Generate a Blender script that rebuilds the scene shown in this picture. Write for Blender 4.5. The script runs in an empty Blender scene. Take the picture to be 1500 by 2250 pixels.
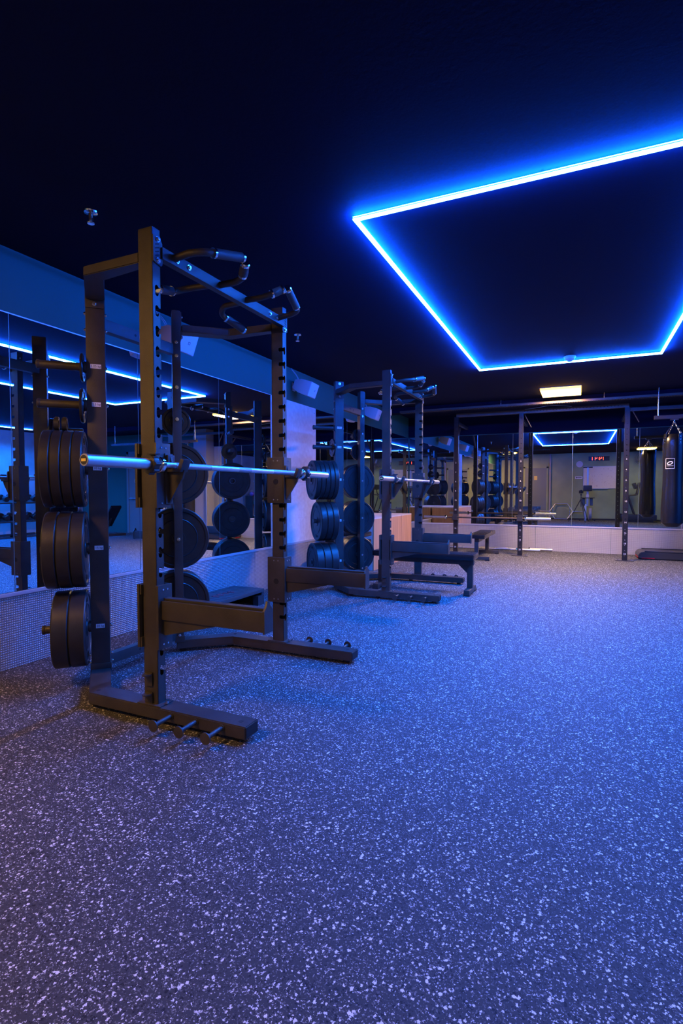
import bpy, bmesh, math, random
from mathutils import Vector, Matrix, Euler
random.seed(4)
sc = bpy.context.scene
PI = math.pi

# ------------------------------------------------------------------ camera
cam_d = bpy.data.cameras.new('camera'); cam = bpy.data.objects.new('camera', cam_d)
sc.collection.objects.link(cam)
cam.location = (0, 0, 1.10)
cam.rotation_euler = (math.radians(90 - 2.2409), 0, math.radians(24.5212))
cam_d.sensor_fit = 'VERTICAL'; cam_d.sensor_height = 36; cam_d.lens = 18.4
cam_d.clip_start = 0.05; cam_d.clip_end = 100
sc.camera = cam
# ------------------------------------------------------------------ world, exposure, light levels
w = bpy.data.worlds.new('world'); sc.world = w; w.use_nodes = True
w.node_tree.nodes['Background'].inputs[0].default_value = (0.002, 0.003, 0.008, 1)
w.node_tree.nodes['Background'].inputs[1].default_value = 1.0
sc.view_settings.view_transform = 'Standard'; sc.view_settings.look = 'None'
sc.view_settings.exposure = 0.0; sc.view_settings.gamma = 1.0
sc.view_settings.use_curve_mapping = False
sc.cycles.max_bounces = 12; sc.cycles.glossy_bounces = 10; sc.cycles.diffuse_bounces = 4
sc.cycles.use_denoising = True
sc.cycles.sample_clamp_indirect = 8.0
LED_FACE, LED_FACE_POWER = (0.120, 0.42, 1.0), 34.0        # visible face of the blue tubes
LED_HALO, LED_HALO_POWER = (0.002, 0.085, 1.0), 900.0       # strips added above the tubes for the halo on the ceiling
LED_COL, LED_WATT, LED_SPREAD = (0.003, 0.145, 1.0), 62.0, 145.0   # light thrown down, watts per metre of tube
WARM_FACE, WARM_FACE_POWER = (1.0, 0.62, 0.22), 6.0        # amber ceiling panels
WARM_COL, WARM_SPREAD = dict(far=(1.0, 0.62, 0.32), left=(1.0, 0.47, 0.11), right=(1.0, 0.76, 0.24), door=(1.0, 0.58, 0.25)), 180.0
WARM_WATT = dict(far=172.0, left=70.0, right=30.0)

COL = sc.collection
# ------------------------------------------------------------------ materials
def mat(name, color, rough=0.5, metal=0.0, spec=0.5, bump=None, var=None, emit=None):
    m = bpy.data.materials.new(name); m.use_nodes = True
    nt = m.node_tree; b = nt.nodes['Principled BSDF']
    b.inputs['Base Color'].default_value = (*color, 1)
    b.inputs['Roughness'].default_value = rough
    b.inputs['Metallic'].default_value = metal
    b.inputs['Specular IOR Level'].default_value = spec
    tc = nt.nodes.new('ShaderNodeTexCoord')
    if bump:
        n = nt.nodes.new('ShaderNodeTexNoise'); n.inputs['Scale'].default_value = bump[0]; n.inputs['Detail'].default_value = 3
        bp = nt.nodes.new('ShaderNodeBump'); bp.inputs['Strength'].default_value = bump[1]; bp.inputs['Distance'].default_value = 0.002
        nt.links.new(tc.outputs['Object'], n.inputs['Vector']); nt.links.new(n.outputs['Fac'], bp.inputs['Height'])
        nt.links.new(bp.outputs['Normal'], b.inputs['Normal'])
    if var:
        n = nt.nodes.new('ShaderNodeTexNoise'); n.inputs['Scale'].default_value = var[0]; n.inputs['Detail'].default_value = 4
        r = nt.nodes.new('ShaderNodeValToRGB')
        r.color_ramp.elements[0].position = 0.35; r.color_ramp.elements[1].position = 0.65
        r.color_ramp.elements[0].color = (*[c * (1 - var[1]) for c in color], 1)
        r.color_ramp.elements[1].color = (*[min(1, c * (1 + var[1])) for c in color], 1)
        nt.links.new(tc.outputs['Object'], n.inputs['Vector']); nt.links.new(n.outputs['Fac'], r.inputs[0])
        nt.links.new(r.outputs[0], b.inputs['Base Color'])
    if emit:
        b.inputs['Emission Color'].default_value = (*emit[0], 1); b.inputs['Emission Strength'].default_value = emit[1]
    return m

def math_node(nt, op, a, b=None):
    n = nt.nodes.new('ShaderNodeMath'); n.operation = op
    for i, v in enumerate((a, b)):
        if v is None: continue
        if isinstance(v, (int, float)): n.inputs[i].default_value = v
        else: nt.links.new(v, n.inputs[i])
    return n.outputs[0]

def floor_mat():
    m = bpy.data.materials.new('speckled_rubber'); m.use_nodes = True
    nt = m.node_tree; b = nt.nodes['Principled BSDF']; L = nt.links
    b.inputs['Roughness'].default_value = 0.75; b.inputs['Specular IOR Level'].default_value = 0.4
    tc = nt.nodes.new('ShaderNodeTexCoord')
    nz = nt.nodes.new('ShaderNodeTexNoise'); nz.inputs['Scale'].default_value = 260
    L.new(tc.outputs['Object'], nz.inputs['Vector'])
    sub = nt.nodes.new('ShaderNodeVectorMath'); sub.operation = 'SUBTRACT'; sub.inputs[1].default_value = (.5, .5, .5)
    L.new(nz.outputs['Color'], sub.inputs[0])
    scl = nt.nodes.new('ShaderNodeVectorMath'); scl.operation = 'SCALE'; scl.inputs['Scale'].default_value = 0.010
    L.new(sub.outputs[0], scl.inputs[0])
    add = nt.nodes.new('ShaderNodeVectorMath'); add.operation = 'ADD'
    L.new(tc.outputs['Object'], add.inputs[0]); L.new(scl.outputs[0], add.inputs[1])
    cur = None
    def layer(scale, lo, hi, dist, col, prev):
        v = nt.nodes.new('ShaderNodeTexVoronoi'); v.voronoi_dimensions = '2D'; v.inputs['Scale'].default_value = scale
        L.new(add.outputs[0], v.inputs['Vector'])
        sp = nt.nodes.new('ShaderNodeSeparateColor'); L.new(v.outputs['Color'], sp.inputs[0])
        a = math_node(nt, 'GREATER_THAN', sp.outputs[0], lo); c = math_node(nt, 'LESS_THAN', sp.outputs[0], hi)
        rr = math_node(nt, 'MULTIPLY', sp.outputs[1], dist)
        d = math_node(nt, 'LESS_THAN', v.outputs['Distance'], rr)
        f = math_node(nt, 'MULTIPLY', math_node(nt, 'MULTIPLY', a, c), d)
        mx = nt.nodes.new('ShaderNodeMix'); mx.data_type = 'RGBA'
        L.new(f, mx.inputs[0]); mx.inputs[7].default_value = (*col, 1)
        if isinstance(prev, tuple): mx.inputs[6].default_value = (*prev, 1)
        else: L.new(prev, mx.inputs[6])
        return mx.outputs[2]
    base = (0.034, 0.035, 0.039)
    c = layer(165, 0.0, 0.16, 0.75, (0.006, 0.006, 0.008), base)
    c = layer(330, 0.0, 0.16, 0.7, (0.010, 0.010, 0.012), c)
    c = layer(290, 0.0, 0.30, 0.6, (0.12, 0.12, 0.125), c)
    c = layer(115, 0.91, 1.01, 0.55, (0.68, 0.68, 0.70), c)
    c = layer(190, 0.90, 1.01, 0.62, (0.62, 0.62, 0.64), c)
    c = layer(330, 0.90, 1.01, 0.65, (0.45, 0.45, 0.47), c)
    L.new(c, b.inputs['Base Color'])
    bp = nt.nodes.new('ShaderNodeBump'); bp.inputs['Strength'].default_value = 0.35; bp.inputs['Distance'].default_value = 0.002
    n2 = nt.nodes.new('ShaderNodeTexNoise'); n2.inputs['Scale'].default_value = 180
    L.new(tc.outputs['Object'], n2.inputs['Vector']); L.new(n2.outputs['Fac'], bp.inputs['Height']); L.new(bp.outputs['Normal'], b.inputs['Normal'])
    return m

def embossed_mat():
    m = bpy.data.materials.new('embossed_metal'); m.use_nodes = True
    nt = m.node_tree; b = nt.nodes['Principled BSDF']; L = nt.links
    b.inputs['Metallic'].default_value = 0.55; b.inputs['Roughness'].default_value = 0.42
    tc = nt.nodes.new('ShaderNodeTexCoord'); s = nt.nodes.new('ShaderNodeSeparateXYZ'); L.new(tc.outputs['Object'], s.inputs[0])
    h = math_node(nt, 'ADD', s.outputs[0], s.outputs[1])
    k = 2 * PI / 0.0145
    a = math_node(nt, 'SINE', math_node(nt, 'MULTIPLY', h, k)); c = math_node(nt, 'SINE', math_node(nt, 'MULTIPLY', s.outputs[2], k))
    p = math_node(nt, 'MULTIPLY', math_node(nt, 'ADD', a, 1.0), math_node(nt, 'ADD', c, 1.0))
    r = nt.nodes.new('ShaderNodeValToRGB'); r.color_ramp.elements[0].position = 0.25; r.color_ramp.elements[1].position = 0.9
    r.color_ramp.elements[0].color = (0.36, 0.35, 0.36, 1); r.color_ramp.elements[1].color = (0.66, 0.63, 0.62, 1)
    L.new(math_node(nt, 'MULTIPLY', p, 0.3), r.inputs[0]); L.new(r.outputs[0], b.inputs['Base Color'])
    bp = nt.nodes.new('ShaderNodeBump'); bp.inputs['Strength'].default_value = 0.6; bp.inputs['Distance'].default_value = 0.0015
    L.new(p, bp.inputs['Height']); L.new(bp.outputs['Normal'], b.inputs['Normal'])
    return m

def wood_mat(name, c1, c2, axis='Z', scale=3.0, rough=0.55):
    m = bpy.data.materials.new(name); m.use_nodes = True
    nt = m.node_tree; b = nt.nodes['Principled BSDF']; L = nt.links
    b.inputs['Roughness'].default_value = rough
    tc = nt.nodes.new('ShaderNodeTexCoord'); mp = nt.nodes.new('ShaderNodeMapping')
    sc_ = {'X': (0.6, 12, 12), 'Y': (12, 0.6, 12), 'Z': (12, 12, 0.6)}[axis]
    mp.inputs['Scale'].default_value = sc_
    n = nt.nodes.new('ShaderNodeTexNoise'); n.inputs['Scale'].default_value = scale; n.inputs['Detail'].default_value = 6
    r = nt.nodes.new('ShaderNodeValToRGB'); r.color_ramp.elements[0].position = 0.35; r.color_ramp.elements[1].position = 0.7
    r.color_ramp.elements[0].color = (*c1, 1); r.color_ramp.elements[1].color = (*c2, 1)
    L.new(tc.outputs['Object'], mp.inputs[0]); L.new(mp.outputs[0], n.inputs['Vector']); L.new(n.outputs['Fac'], r.inputs[0]); L.new(r.outputs[0], b.inputs['Base Color'])
    return m

def emit_mat(name, color, strength):
    m = bpy.data.materials.new(name); m.use_nodes = True
    nt = m.node_tree; nt.nodes.remove(nt.nodes['Principled BSDF'])
    e = nt.nodes.new('ShaderNodeEmission'); e.inputs[0].default_value = (*color, 1); e.inputs[1].default_value = strength
    nt.links.new(e.outputs[0], nt.nodes['Material Output'].inputs['Surface'])
    return m

def chalk_mat():
    m = mat('whiteboard_face_warmlit', (0.62, 0.58, 0.52), 0.25)
    nt = m.node_tree; b = nt.nodes['Principled BSDF']; L = nt.links
    tc = nt.nodes.new('ShaderNodeTexCoord'); mp = nt.nodes.new('ShaderNodeMapping'); mp.inputs['Scale'].default_value = (26, 1, 14)
    n = nt.nodes.new('ShaderNodeTexNoise'); n.inputs['Scale'].default_value = 1.0; n.inputs['Detail'].default_value = 5
    r = nt.nodes.new('ShaderNodeValToRGB'); r.color_ramp.elements[0].position = 0.30; r.color_ramp.elements[1].position = 0.40
    r.color_ramp.elements[0].color = (0.55, 0.42, 0.30, 1); r.color_ramp.elements[1].color = (0.88, 0.76, 0.58, 1)  # warm lamplight is put into the board's colour
    L.new(tc.outputs['Object'], mp.inputs[0]); L.new(mp.outputs[0], n.inputs['Vector']); L.new(n.outputs['Fac'], r.inputs[0]); L.new(r.outputs[0], b.inputs['Base Color'])
    return m

M = dict(
    floor=floor_mat(), kick=embossed_mat(),
    ceil=mat('ceiling_paint', (0.005, 0.008, 0.028), 0.9, 0.0, 0.12, bump=(60, .3)),
    teal=mat('wall_paint_teal', (0.018, 0.125, 0.095), 0.7, bump=(90, .25)),
    sage=mat('wall_paint_sage', (0.30, 0.37, 0.20), 0.7, var=(1.5, .12)),
    pale=mat('wall_paint_pale', (0.34, 0.33, 0.33), 0.6, var=(2.5, .15)),
    mirror=mat('mirror_silver', (0.74, 0.79, 0.80), 0.0, 1.0),
    mirror_edge=mat('mirror_edge', (0.35, 0.42, 0.42), 0.25, 0.6),
    rail=mat('aluminium_rail', (0.72, 0.70, 0.72), 0.45, 0.6),
    powder=mat('black_powder_coat', (0.042, 0.037, 0.034), 0.36, 0.0, 0.5, bump=(420, .6), var=(9, .18)),
    inner=mat('slot_dark', (0.01, 0.01, 0.01), 0.8),
    plastic=mat('black_plastic', (0.03, 0.03, 0.032), 0.38),
    rigp=mat('rig_black_paint', (0.014, 0.013, 0.014), 0.35),
    rubber=mat('black_rubber', (0.019, 0.018, 0.018), 0.38, bump=(200, .25), var=(14, .2)),
    iron=mat('enamelled_iron', (0.02, 0.02, 0.022), 0.22),
    gripm=mat('grip_rubber', (0.05, 0.05, 0.052), 0.6, bump=(300, .3)),
    chrome=mat('polished_chrome', (0.85, 0.85, 0.87), 0.12, 1.0),
    satin=mat('satin_steel', (0.78, 0.76, 0.77), 0.36, 1.0, bump=(500, .08)),
    darksteel=mat('dark_steel', (0.15, 0.11, 0.085), 0.5, 0.7),
    zinc=mat('zinc_bolt', (0.75, 0.75, 0.78), 0.25, 1.0),
    sticker=mat('white_sticker', (0.8, 0.8, 0.8), 0.6), ink=mat('black_ink', (0.02, 0.02, 0.03), 0.6),
    white=mat('white_plastic', (0.62, 0.60, 0.62), 0.45), grille=mat('speaker_grille', (0.66, 0.63, 0.66), 0.6, bump=(900, .5)),
    greyp=mat('grey_plastic', (0.30, 0.30, 0.32), 0.5),
    ply=wood_mat('birch_plywood', (0.78, 0.66, 0.58), (0.88, 0.78, 0.70), 'X', 1.6),
    ply2=wood_mat('birch_plywood_warm', (0.74, 0.54, 0.42), (0.82, 0.62, 0.50), 'X', 1.6),
    box=wood_mat('plywood_box', (0.42, 0.21, 0.10), (0.58, 0.31, 0.16), 'Z', 2.2),  # amber light is put into the orange of the sides
    boxcool=wood_mat('plywood_box_cool_lit', (0.46, 0.40, 0.38), (0.58, 0.50, 0.47), 'Y', 2.2),  # greyer copy of the plywood: cool light painted into top and near end
    leather=mat('black_vinyl', (0.010, 0.010, 0.011), 0.27, bump=(35, .5)),
    red=mat('red_enamel', (0.45, 0.01, 0.03), 0.3), redink=mat('red_print', (0.30, 0.03, 0.04), 0.6),
    plumpad=mat('plum_pad', (0.16, 0.05, 0.07), 0.5), bluepl=mat('blue_plastic', (0.02, 0.12, 0.42), 0.4),
    steelgrey=mat('grey_paint', (0.32, 0.31, 0.31), 0.5), door=mat('door_paint', (0.17, 0.21, 0.19), 0.5),
    led=emit_mat('blue_led_face', LED_FACE, LED_FACE_POWER), ledhalo=emit_mat('blue_led_halo', LED_HALO, LED_HALO_POWER),
    warm=emit_mat('amber_diffuser', WARM_FACE, WARM_FACE_POWER),
    warmside=emit_mat('amber_glow_edge', (1.0, 0.45, 0.07), 9.0),
    digits=emit_mat('red_led_digits', (1.0, 0.05, 0.02), 9.0),
    exitg=emit_mat('exit_green', (0.05, 0.75, 0.15), 1.6), yel=emit_mat('yellow_glow', (1.0, 0.62, 0.12), 2.2),
    board=chalk_mat(), bluelit=mat('alloy_lit_blue', (0.55, 0.65, 0.80), 0.3, 0.5),
    purple=mat('purple_vinyl', (0.38, 0.12, 0.36), 0.4), tealv=mat('teal_vinyl', (0.03, 0.28, 0.27), 0.4),
    yellowpaint=mat('yellow_sign', (0.7, 0.55, 0.15), 0.5), brass=mat('fan_metal', (0.6, 0.5, 0.35), 0.35, 0.9),
)

# ------------------------------------------------------------------ mesh helpers
def basis(d):
    d = Vector(d).normalized(); a = Vector((0, 0, 1)) if abs(d.z) < 0.95 else Vector((1, 0, 0))
    u = d.cross(a).normalized(); v = d.cross(u).normalized(); return d, u, v

class MB:
    def __init__(s): s.bm = bmesh.new(); s.mi = 0
    def _f(s, vs):
        try: f = s.bm.faces.new(vs); f.material_index = s.mi; return f
        except ValueError: return None
    def box(s, c, d, rz=0.0, bev=0.0, rot=None):
        R = rot if rot is not None else Matrix.Rotation(rz, 3, 'Z')
        t = bmesh.new(); bmesh.ops.create_cube(t, size=1)
        for v in t.verts: v.co = Vector((v.co.x * d[0], v.co.y * d[1], v.co.z * d[2]))
        if bev: bmesh.ops.bevel(t, geom=list(t.edges), offset=bev, segments=2, profile=0.7, affect='EDGES')
        s._merge(t, Matrix.Translation(Vector(c)) @ R.to_4x4()); return s
    def bb(s, x0, x1, y0, y1, z0, z1, bev=0.0):
        return s.box(((x0 + x1) / 2, (y0 + y1) / 2, (z0 + z1) / 2), (abs(x1 - x0), abs(y1 - y0), abs(z1 - z0)), bev=bev)
    def _merge(s, t, mtx):
        mp = {}
        for v in t.verts: mp[v] = s.bm.verts.new(mtx @ v.co)
        for f in t.faces: s._f([mp[v] for v in f.verts])
        t.free()
    def beam(s, p0, p1, wd, ht, bev=0.003):
        # rectangular tube from p0 to p1; wd across, ht in the vertical sense
        p0 = Vector(p0); p1 = Vector(p1); d = (p1 - p0)
        x = d.normalized(); up = Vector((0, 0, 1)) if abs(x.z) < 0.95 else Vector((0, 1, 0))
        y = up.cross(x).normalized(); z = x.cross(y)
        R = Matrix((x, y, z)).transposed()
        return s.box((p0 + p1) / 2, (d.length, wd, ht), rot=R, bev=bev)
    def lathe(s, prof, o, d, seg=32, close=True):
        d, u, v = basis(d); o = Vector(o); rings = []
        for r, h in prof:
            if r < 1e-6: rings.append([s.bm.verts.new(o + d * h)])
            else: rings.append([s.bm.verts.new(o + d * h + (u * math.cos(2 * PI * i / seg) + v * math.sin(2 * PI * i / seg)) * r) for i in range(seg)])
        for a, b in zip(rings, rings[1:]):
            for i in range(seg):
                j = (i + 1) % seg
                if len(a) == 1 and len(b) == 1: continue
                if len(a) == 1: s._f([a[0], b[j], b[i]])
                elif len(b) == 1: s._f([a[i], a[j], b[0]])
                else: s._f([a[i], a[j], b[j], b[i]])
        return s
    def cyl(s, p0, p1, r, r1=None, seg=20):
        p0 = Vector(p0); p1 = Vector(p1); L = (p1 - p0).length; r1 = r if r1 is None else r1
        return s.lathe([(0, 0), (r, 0), (r1, L), (0, L)], p0, p1 - p0, seg)
    def tube(s, pts, r, seg=14, fillet=0.05, closed=False):
        pts = [Vector(p) for p in pts]; path = []
        n = len(pts)
        for i, p in enumerate(pts):
            if not closed and (i == 0 or i == n - 1): path.append(p); continue
            a = pts[i - 1]; b = pts[(i + 1) % n]
            f = min(fillet, (a - p).length * .45, (b - p).length * .45)
            q0 = p + (a - p).normalized() * f; q1 = p + (b - p).normalized() * f
            for k in range(7):
                t = k / 6; path.append(q0 * (1 - t) ** 2 + p * 2 * t * (1 - t) + q1 * t * t)
        m = len(path); rings = []
        prev_u = None
        for i, p in enumerate(path):
            t = (path[(i + 1) % m] - path[i - 1]) if (closed or 0 < i < m - 1) else (path[1] - path[0] if i == 0 else path[-1] - path[-2])
            t.normalize()
            if prev_u is None: _, u, v = basis(t)
            else:
                u = (prev_u - t * prev_u.dot(t)).normalized(); v = t.cross(u)
            prev_u = u
            rings.append([s.bm.verts.new(p + (u * math.cos(2 * PI * k / seg) + v * math.sin(2 * PI * k / seg)) * r) for k in range(seg)])
        for i in range(m if closed else m - 1):
            a, b = rings[i], rings[(i + 1) % m]
            for k in range(seg): s._f([a[k], a[(k + 1) % seg], b[(k + 1) % seg], b[k]])
        if not closed: s._f(rings[0]); s._f(rings[-1])
        return s
    def prism(s, poly, o, ux, uy, th):
        o = Vector(o); ux = Vector(ux); uy = Vector(uy); n = ux.cross(uy).normalized() * th
        a = [s.bm.verts.new(o + ux * p[0] + uy * p[1]) for p in poly]; b = [s.bm.verts.new(v.co + n) for v in a]
        s._f(a[::-1]); s._f(b)
        for i in range(len(a)): s._f([a[i], a[(i + 1) % len(a)], b[(i + 1) % len(a)], b[i]])
        return s
    def sphere(s, c, r, seg=20, sz=1.0):
        prof = [(max(0, r * math.sin(PI * i / 12)), -r * math.cos(PI * i / 12) * sz) for i in range(13)]
        prof[0] = (0, -r * sz); prof[-1] = (0, r * sz)
        return s.lathe(prof, c, (0, 0, 1), seg)
    def text(s, body, size, mtx, extrude=0.0006):
        me = text_mesh(body, size, extrude)
        vs = [s.bm.verts.new(mtx @ v.co) for v in me.vertices]
        for p in me.polygons: s._f([vs[i] for i in p.vertices])
        return s

_txt = {}
def text_mesh(body, size, extrude):
    k = (body, size, extrude)
    if k not in _txt:
        cu = bpy.data.curves.new('t', 'FONT'); cu.body = body; cu.size = size; cu.extrude = extrude
        cu.align_x = 'CENTER'; cu.align_y = 'CENTER'; cu.resolution_u = 3
        o = bpy.data.objects.new('t', cu); COL.objects.link(o)
        dg = bpy.context.evaluated_depsgraph_get(); dg.update()
        _txt[k] = bpy.data.meshes.new_from_object(o.evaluated_get(dg))
        bpy.data.objects.remove(o); bpy.data.curves.remove(cu)
    return _txt[k]

def frame_m(o, x, y):
    x = Vector(x).normalized(); y = Vector(y).normalized(); z = x.cross(y)
    m = Matrix((x, y, z)).transposed().to_4x4(); m.translation = Vector(o); return m

def obj(name, mb, mats, parent=None, smooth=True, loc=None, rot=None):
    me = bpy.data.meshes.new(name); bm = mb.bm
    bmesh.ops.recalc_face_normals(bm, faces=bm.faces)
    bm.to_mesh(me); bm.free()
    for m in (mats if isinstance(mats, (list, tuple)) else [mats]): me.materials.append(M[m] if isinstance(m, str) else m)
    if smooth:
        for p in me.polygons: p.use_smooth = True
        try: me.set_sharp_from_angle(angle=math.radians(32))
        except Exception: pass
    o = bpy.data.objects.new(name, me); COL.objects.link(o)
    if parent: o.parent = parent
    if loc is not None: o.location = loc
    if rot is not None: o.rotation_euler = rot
    return o

def tag(o, label, cat, group=None, kind=None):
    o['label'] = label; o['category'] = cat
    if group: o['group'] = group
    if kind: o['kind'] = kind
    return o
def thing(name, label, cat, loc=(0, 0, 0), rz=0.0, group=None):
    o = bpy.data.objects.new(name, None); COL.objects.link(o); o.empty_display_size = 0.05
    o.location = loc; o.rotation_euler = (0, 0, rz)
    return tag(o, label, cat, group)
def struct(name, mb, m, parent=None, smooth=False):
    o = obj(name, mb, m, parent, smooth)
    if parent is None: o['kind'] = 'structure'
    return o
def copy_tree(o, parent=None):
    c = o.copy(); COL.objects.link(c)
    if parent: c.parent = parent
    for ch in list(o.children): copy_tree(ch, c)
    return c
ORD = ['first', 'second', 'third', 'fourth', 'fifth', 'sixth', 'seventh', 'eighth']

# ------------------------------------------------------------------ the room
XL, XR, YB, YR, ZC = -3.21, 6.3, 10.35, -1.7, 2.59
KZ, MZ = 0.473, 2.19
struct('floor', MB().bb(XL - .2, XR + .2, YR - .2, YB + .2, -.08, 0), 'floor')
struct('ceiling', MB().bb(XL - .2, XR + .2, YR - .2, YB + .2, ZC, ZC + .1), 'ceil')
struct('wall_left', MB().bb(XL - .2, XL, YR, YB, 0, ZC), 'teal')
struct('wall_back', MB().bb(XL - .2, XR + .2, YB, YB + .2, 0, ZC), 'teal')
struct('wall_right', MB().bb(XR, XR + .2, YR, YB, 0, ZC), 'pale')
struct('wall_rear', MB().bb(XL - .2, XR + .2, YR - .2, YR, 0, ZC), 'sage')
# embossed metal kick panels along the foot of the mirrored walls, with a bright top rail
n = 0
y = YR + .02
for y0, y1 in [(YR, -.05), (-.05, 1.15), (1.15, 2.35), (2.35, 3.55), (3.55, 4.75), (4.75, 5.95), (5.95, 7.15), (7.15, 8.35), (8.35, 9.55), (9.55, YB)]:
    n += 1; struct('trim_%d' % n, MB().bb(XL, XL + .012, y0 + .002, y1 - .002, 0.002, KZ - .022), 'kick')
n += 1; struct('trim_%d' % n, MB().bb(XL, XL + .022, YR, YB, KZ - .022, KZ, bev=.002), 'rail')
BX1 = 1.72
for x0, x1 in [(XL + .012, -2.0), (-2.0, -.75), (-.75, .50), (.50, BX1)]:
    n += 1; struct('trim_%d' % n, MB().bb(x0 + .002, x1 - .002, YB - .012, YB, 0.002, KZ - .022), 'kick')
n += 1; struct('trim_%d' % n, MB().bb(XL + .022, BX1, YB - .022, YB, KZ - .022, KZ, bev=.002), 'rail')
# thin top trim of the mirrors
n += 1; struct('trim_%d' % n, MB().bb(XL, XL + .008, YR, 5.09, MZ, MZ + .006), 'rail')
# ceiling drop beam across the far end and a black board laid over the upper far wall to darken it
n += 1; struct('trim_%d' % n, MB().bb(XL, XR, 8.98, 9.22, 2.50, ZC), 'ceil')
n += 1; struct('trim_%d' % n, MB().bb(XL, BX1 + .38, YB - .02, YB, MZ + .01, ZC), 'ceil')
# pillar closing the mirrored part of the back wall
n += 1; struct('trim_%d' % n, MB().bb(BX1, BX1 + .38, YB - .30, YB, 0, ZC), 'steelgrey')
# dark skirting at the plain walls
struct('baseboard_rear', MB().bb(XL, XR, YR, YR + .012, 0, .06), 'plastic')
struct('baseboard_right', MB().bb(XR - .012, XR, YR, YB, 0, .06), 'plastic')

# mirrors: one sheet each
def mirror_sheet(axis, a0, a1, label, group):
    t = thing('wall_mirror', label, 'mirror', (0, 0, 0), 0, group)
    if axis == 'x':
        t.location = (XL, (a0 + a1) / 2, KZ); hw = (a1 - a0) / 2
        obj('backing', MB().bb(0.001, .005, -hw + .0005, hw - .0005, 0.002, MZ - KZ), 'mirror_edge', t, False)
        obj('mirror_glass', MB().bb(.0052, .0072, -hw + .003, hw - .003, .003, MZ - KZ - .002), 'mirror', t, False)
    else:
        t.location = ((a0 + a1) / 2, YB, KZ); hw = (a1 - a0) / 2
        obj('backing', MB().bb(-hw + .0005, hw - .0005, -.005, -.001, 0.002, MZ - KZ), 'mirror_edge', t, False)
        obj('mirror_glass', MB().bb(-hw + .003, hw - .003, -.0072, -.0052, .003, MZ - KZ - .002), 'mirror', t, False)
    return t
GL = 'mirror sheets on the left wall'; GB = 'mirror sheets on the far wall'
for a0, a1, lab in [
    (-1.0, .07, 'frameless mirror sheet on the left wall, beside the camera tripod'),
    (.07, 1.09, 'frameless mirror sheet on the left wall, just out of the photo to the left'),
    (1.09, 2.11, 'tall mirror sheet at the extreme left edge of the photo'),
    (2.11, 3.135, 'tall mirror sheet behind the plates of the nearest rack'),
    (3.135, 4.155, 'tall mirror sheet showing between the two uprights of the nearest rack'),
    (4.155, 5.09, 'tall mirror sheet ending at the pale plywood panel, on its near side'),
    (6.19, 7.22, 'tall mirror sheet starting at the far edge of the plywood panel'),
    (7.22, 8.24, 'tall left wall mirror sheet behind the storage side of the farther rack'),
    (8.24, 9.26, 'tall left wall mirror sheet above the wooden boxes'),
    (9.26, 10.33, 'tall mirror sheet at the far corner of the left wall')]:
    mirror_sheet('x', a0, a1, lab, GL)
for a0, a1, lab in [
    (-3.19, -2.18, 'far wall mirror sheet in the left corner, behind the wooden boxes'),
    (-2.18, -1.17, 'far wall mirror sheet behind the padded bench'),
    (-1.17, -.14, 'far wall mirror sheet showing the blue light frame, left of its centre seam'),
    (-.14, .91, 'far wall mirror sheet showing the red digital clock'),
    (.91, BX1, 'far wall mirror sheet behind the punching bag')]:
    mirror_sheet('y', a0, a1, lab, GB)
# plywood panel between the mirrors
t = thing('plywood_cladding', 'pale birch plywood boards fixed to the left wall between the mirrors', 'wall cladding', (XL, 5.64, KZ + .002))
zz = [0, .30, .74, .93, MZ - KZ]
for i in range(4):
    obj('board', MB().bb(0.001, .014, -.547, .547, zz[i] + .0005, zz[i + 1] - .0005), 'ply2' if i == 2 else 'ply', t, False)
for yy in (-.5, .5):
    for z2 in (.05, 1.65): obj('screw', MB().cyl((.014, yy, z2), (.017, yy, z2), .006, seg=10), 'zinc', t)

# ------------------------------------------------------------------ lights the room has
def lamp(parent, name, loc, sx, sy, watt, col, spread):
    d = bpy.data.lights.new(name, 'AREA'); d.shape = 'RECTANGLE'; d.size = sx; d.size_y = sy
    d.energy = watt; d.color = col; d.spread = math.radians(spread)
    o = bpy.data.objects.new(name, d); COL.objects.link(o); o.parent = parent; o.location = loc
    return o
def led_run(t, x0, x1, y0, y1, f=1.0):
    """one straight tube hung a few centimetres under the ceiling; coordinates local to the thing"""
    w_ = .0125
    along_x = abs(x1 - x0) > abs(y1 - y0)
    ex, ey = (0, w_) if along_x else (w_, 0)
    a0, a1, b0, b1 = min(x0, x1), max(x0, x1), min(y0, y1), max(y0, y1)
    if along_x: a0 -= w_; a1 += w_
    else: b0 += w_; b1 -= w_
    zt = -.027
    obj('led_tube', MB().bb(a0 - ex, a1 + ex, b0 - ey, b1 + ey, zt - .006, zt), 'led', t, False)
    k = .003
    kx, ky = (0, k) if along_x else (k, 0)
    obj('halo_shield', MB().bb(a0 - ex - kx, a1 + ex + kx, b0 - ey - ky, b1 + ey + ky, zt + .0005, zt + .003), 'plastic', t, False)  # added lip that keeps the halo light from shining down
    obj('halo_strip', MB().bb(a0 - ex * .7, a1 + ex * .7, b0 - ey * .7, b1 + ey * .7, zt + .0035, zt + .012), 'ledhalo', t, False)  # added glowing strip that throws the blue halo on the ceiling
    n_ = 3
    for i in range(n_):
        u = (i + .5) / n_
        px = a0 + (a1 - a0) * u if along_x else (a0 + a1) / 2; py = (b0 + b1) / 2 if along_x else b0 + (b1 - b0) * u
        obj('hanger', MB().cyl((px, py, zt + .012), (px, py, 0), .003, seg=8), 'zinc', t)
    L_ = (a1 - a0) if along_x else (b1 - b0)
    lamp(t, 'downlight', ((a0 + a1) / 2, (b0 + b1) / 2, zt - .0075), (L_ if along_x else .022), (.022 if along_x else L_), LED_WATT * L_ * f, LED_COL, LED_SPREAD)
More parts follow.
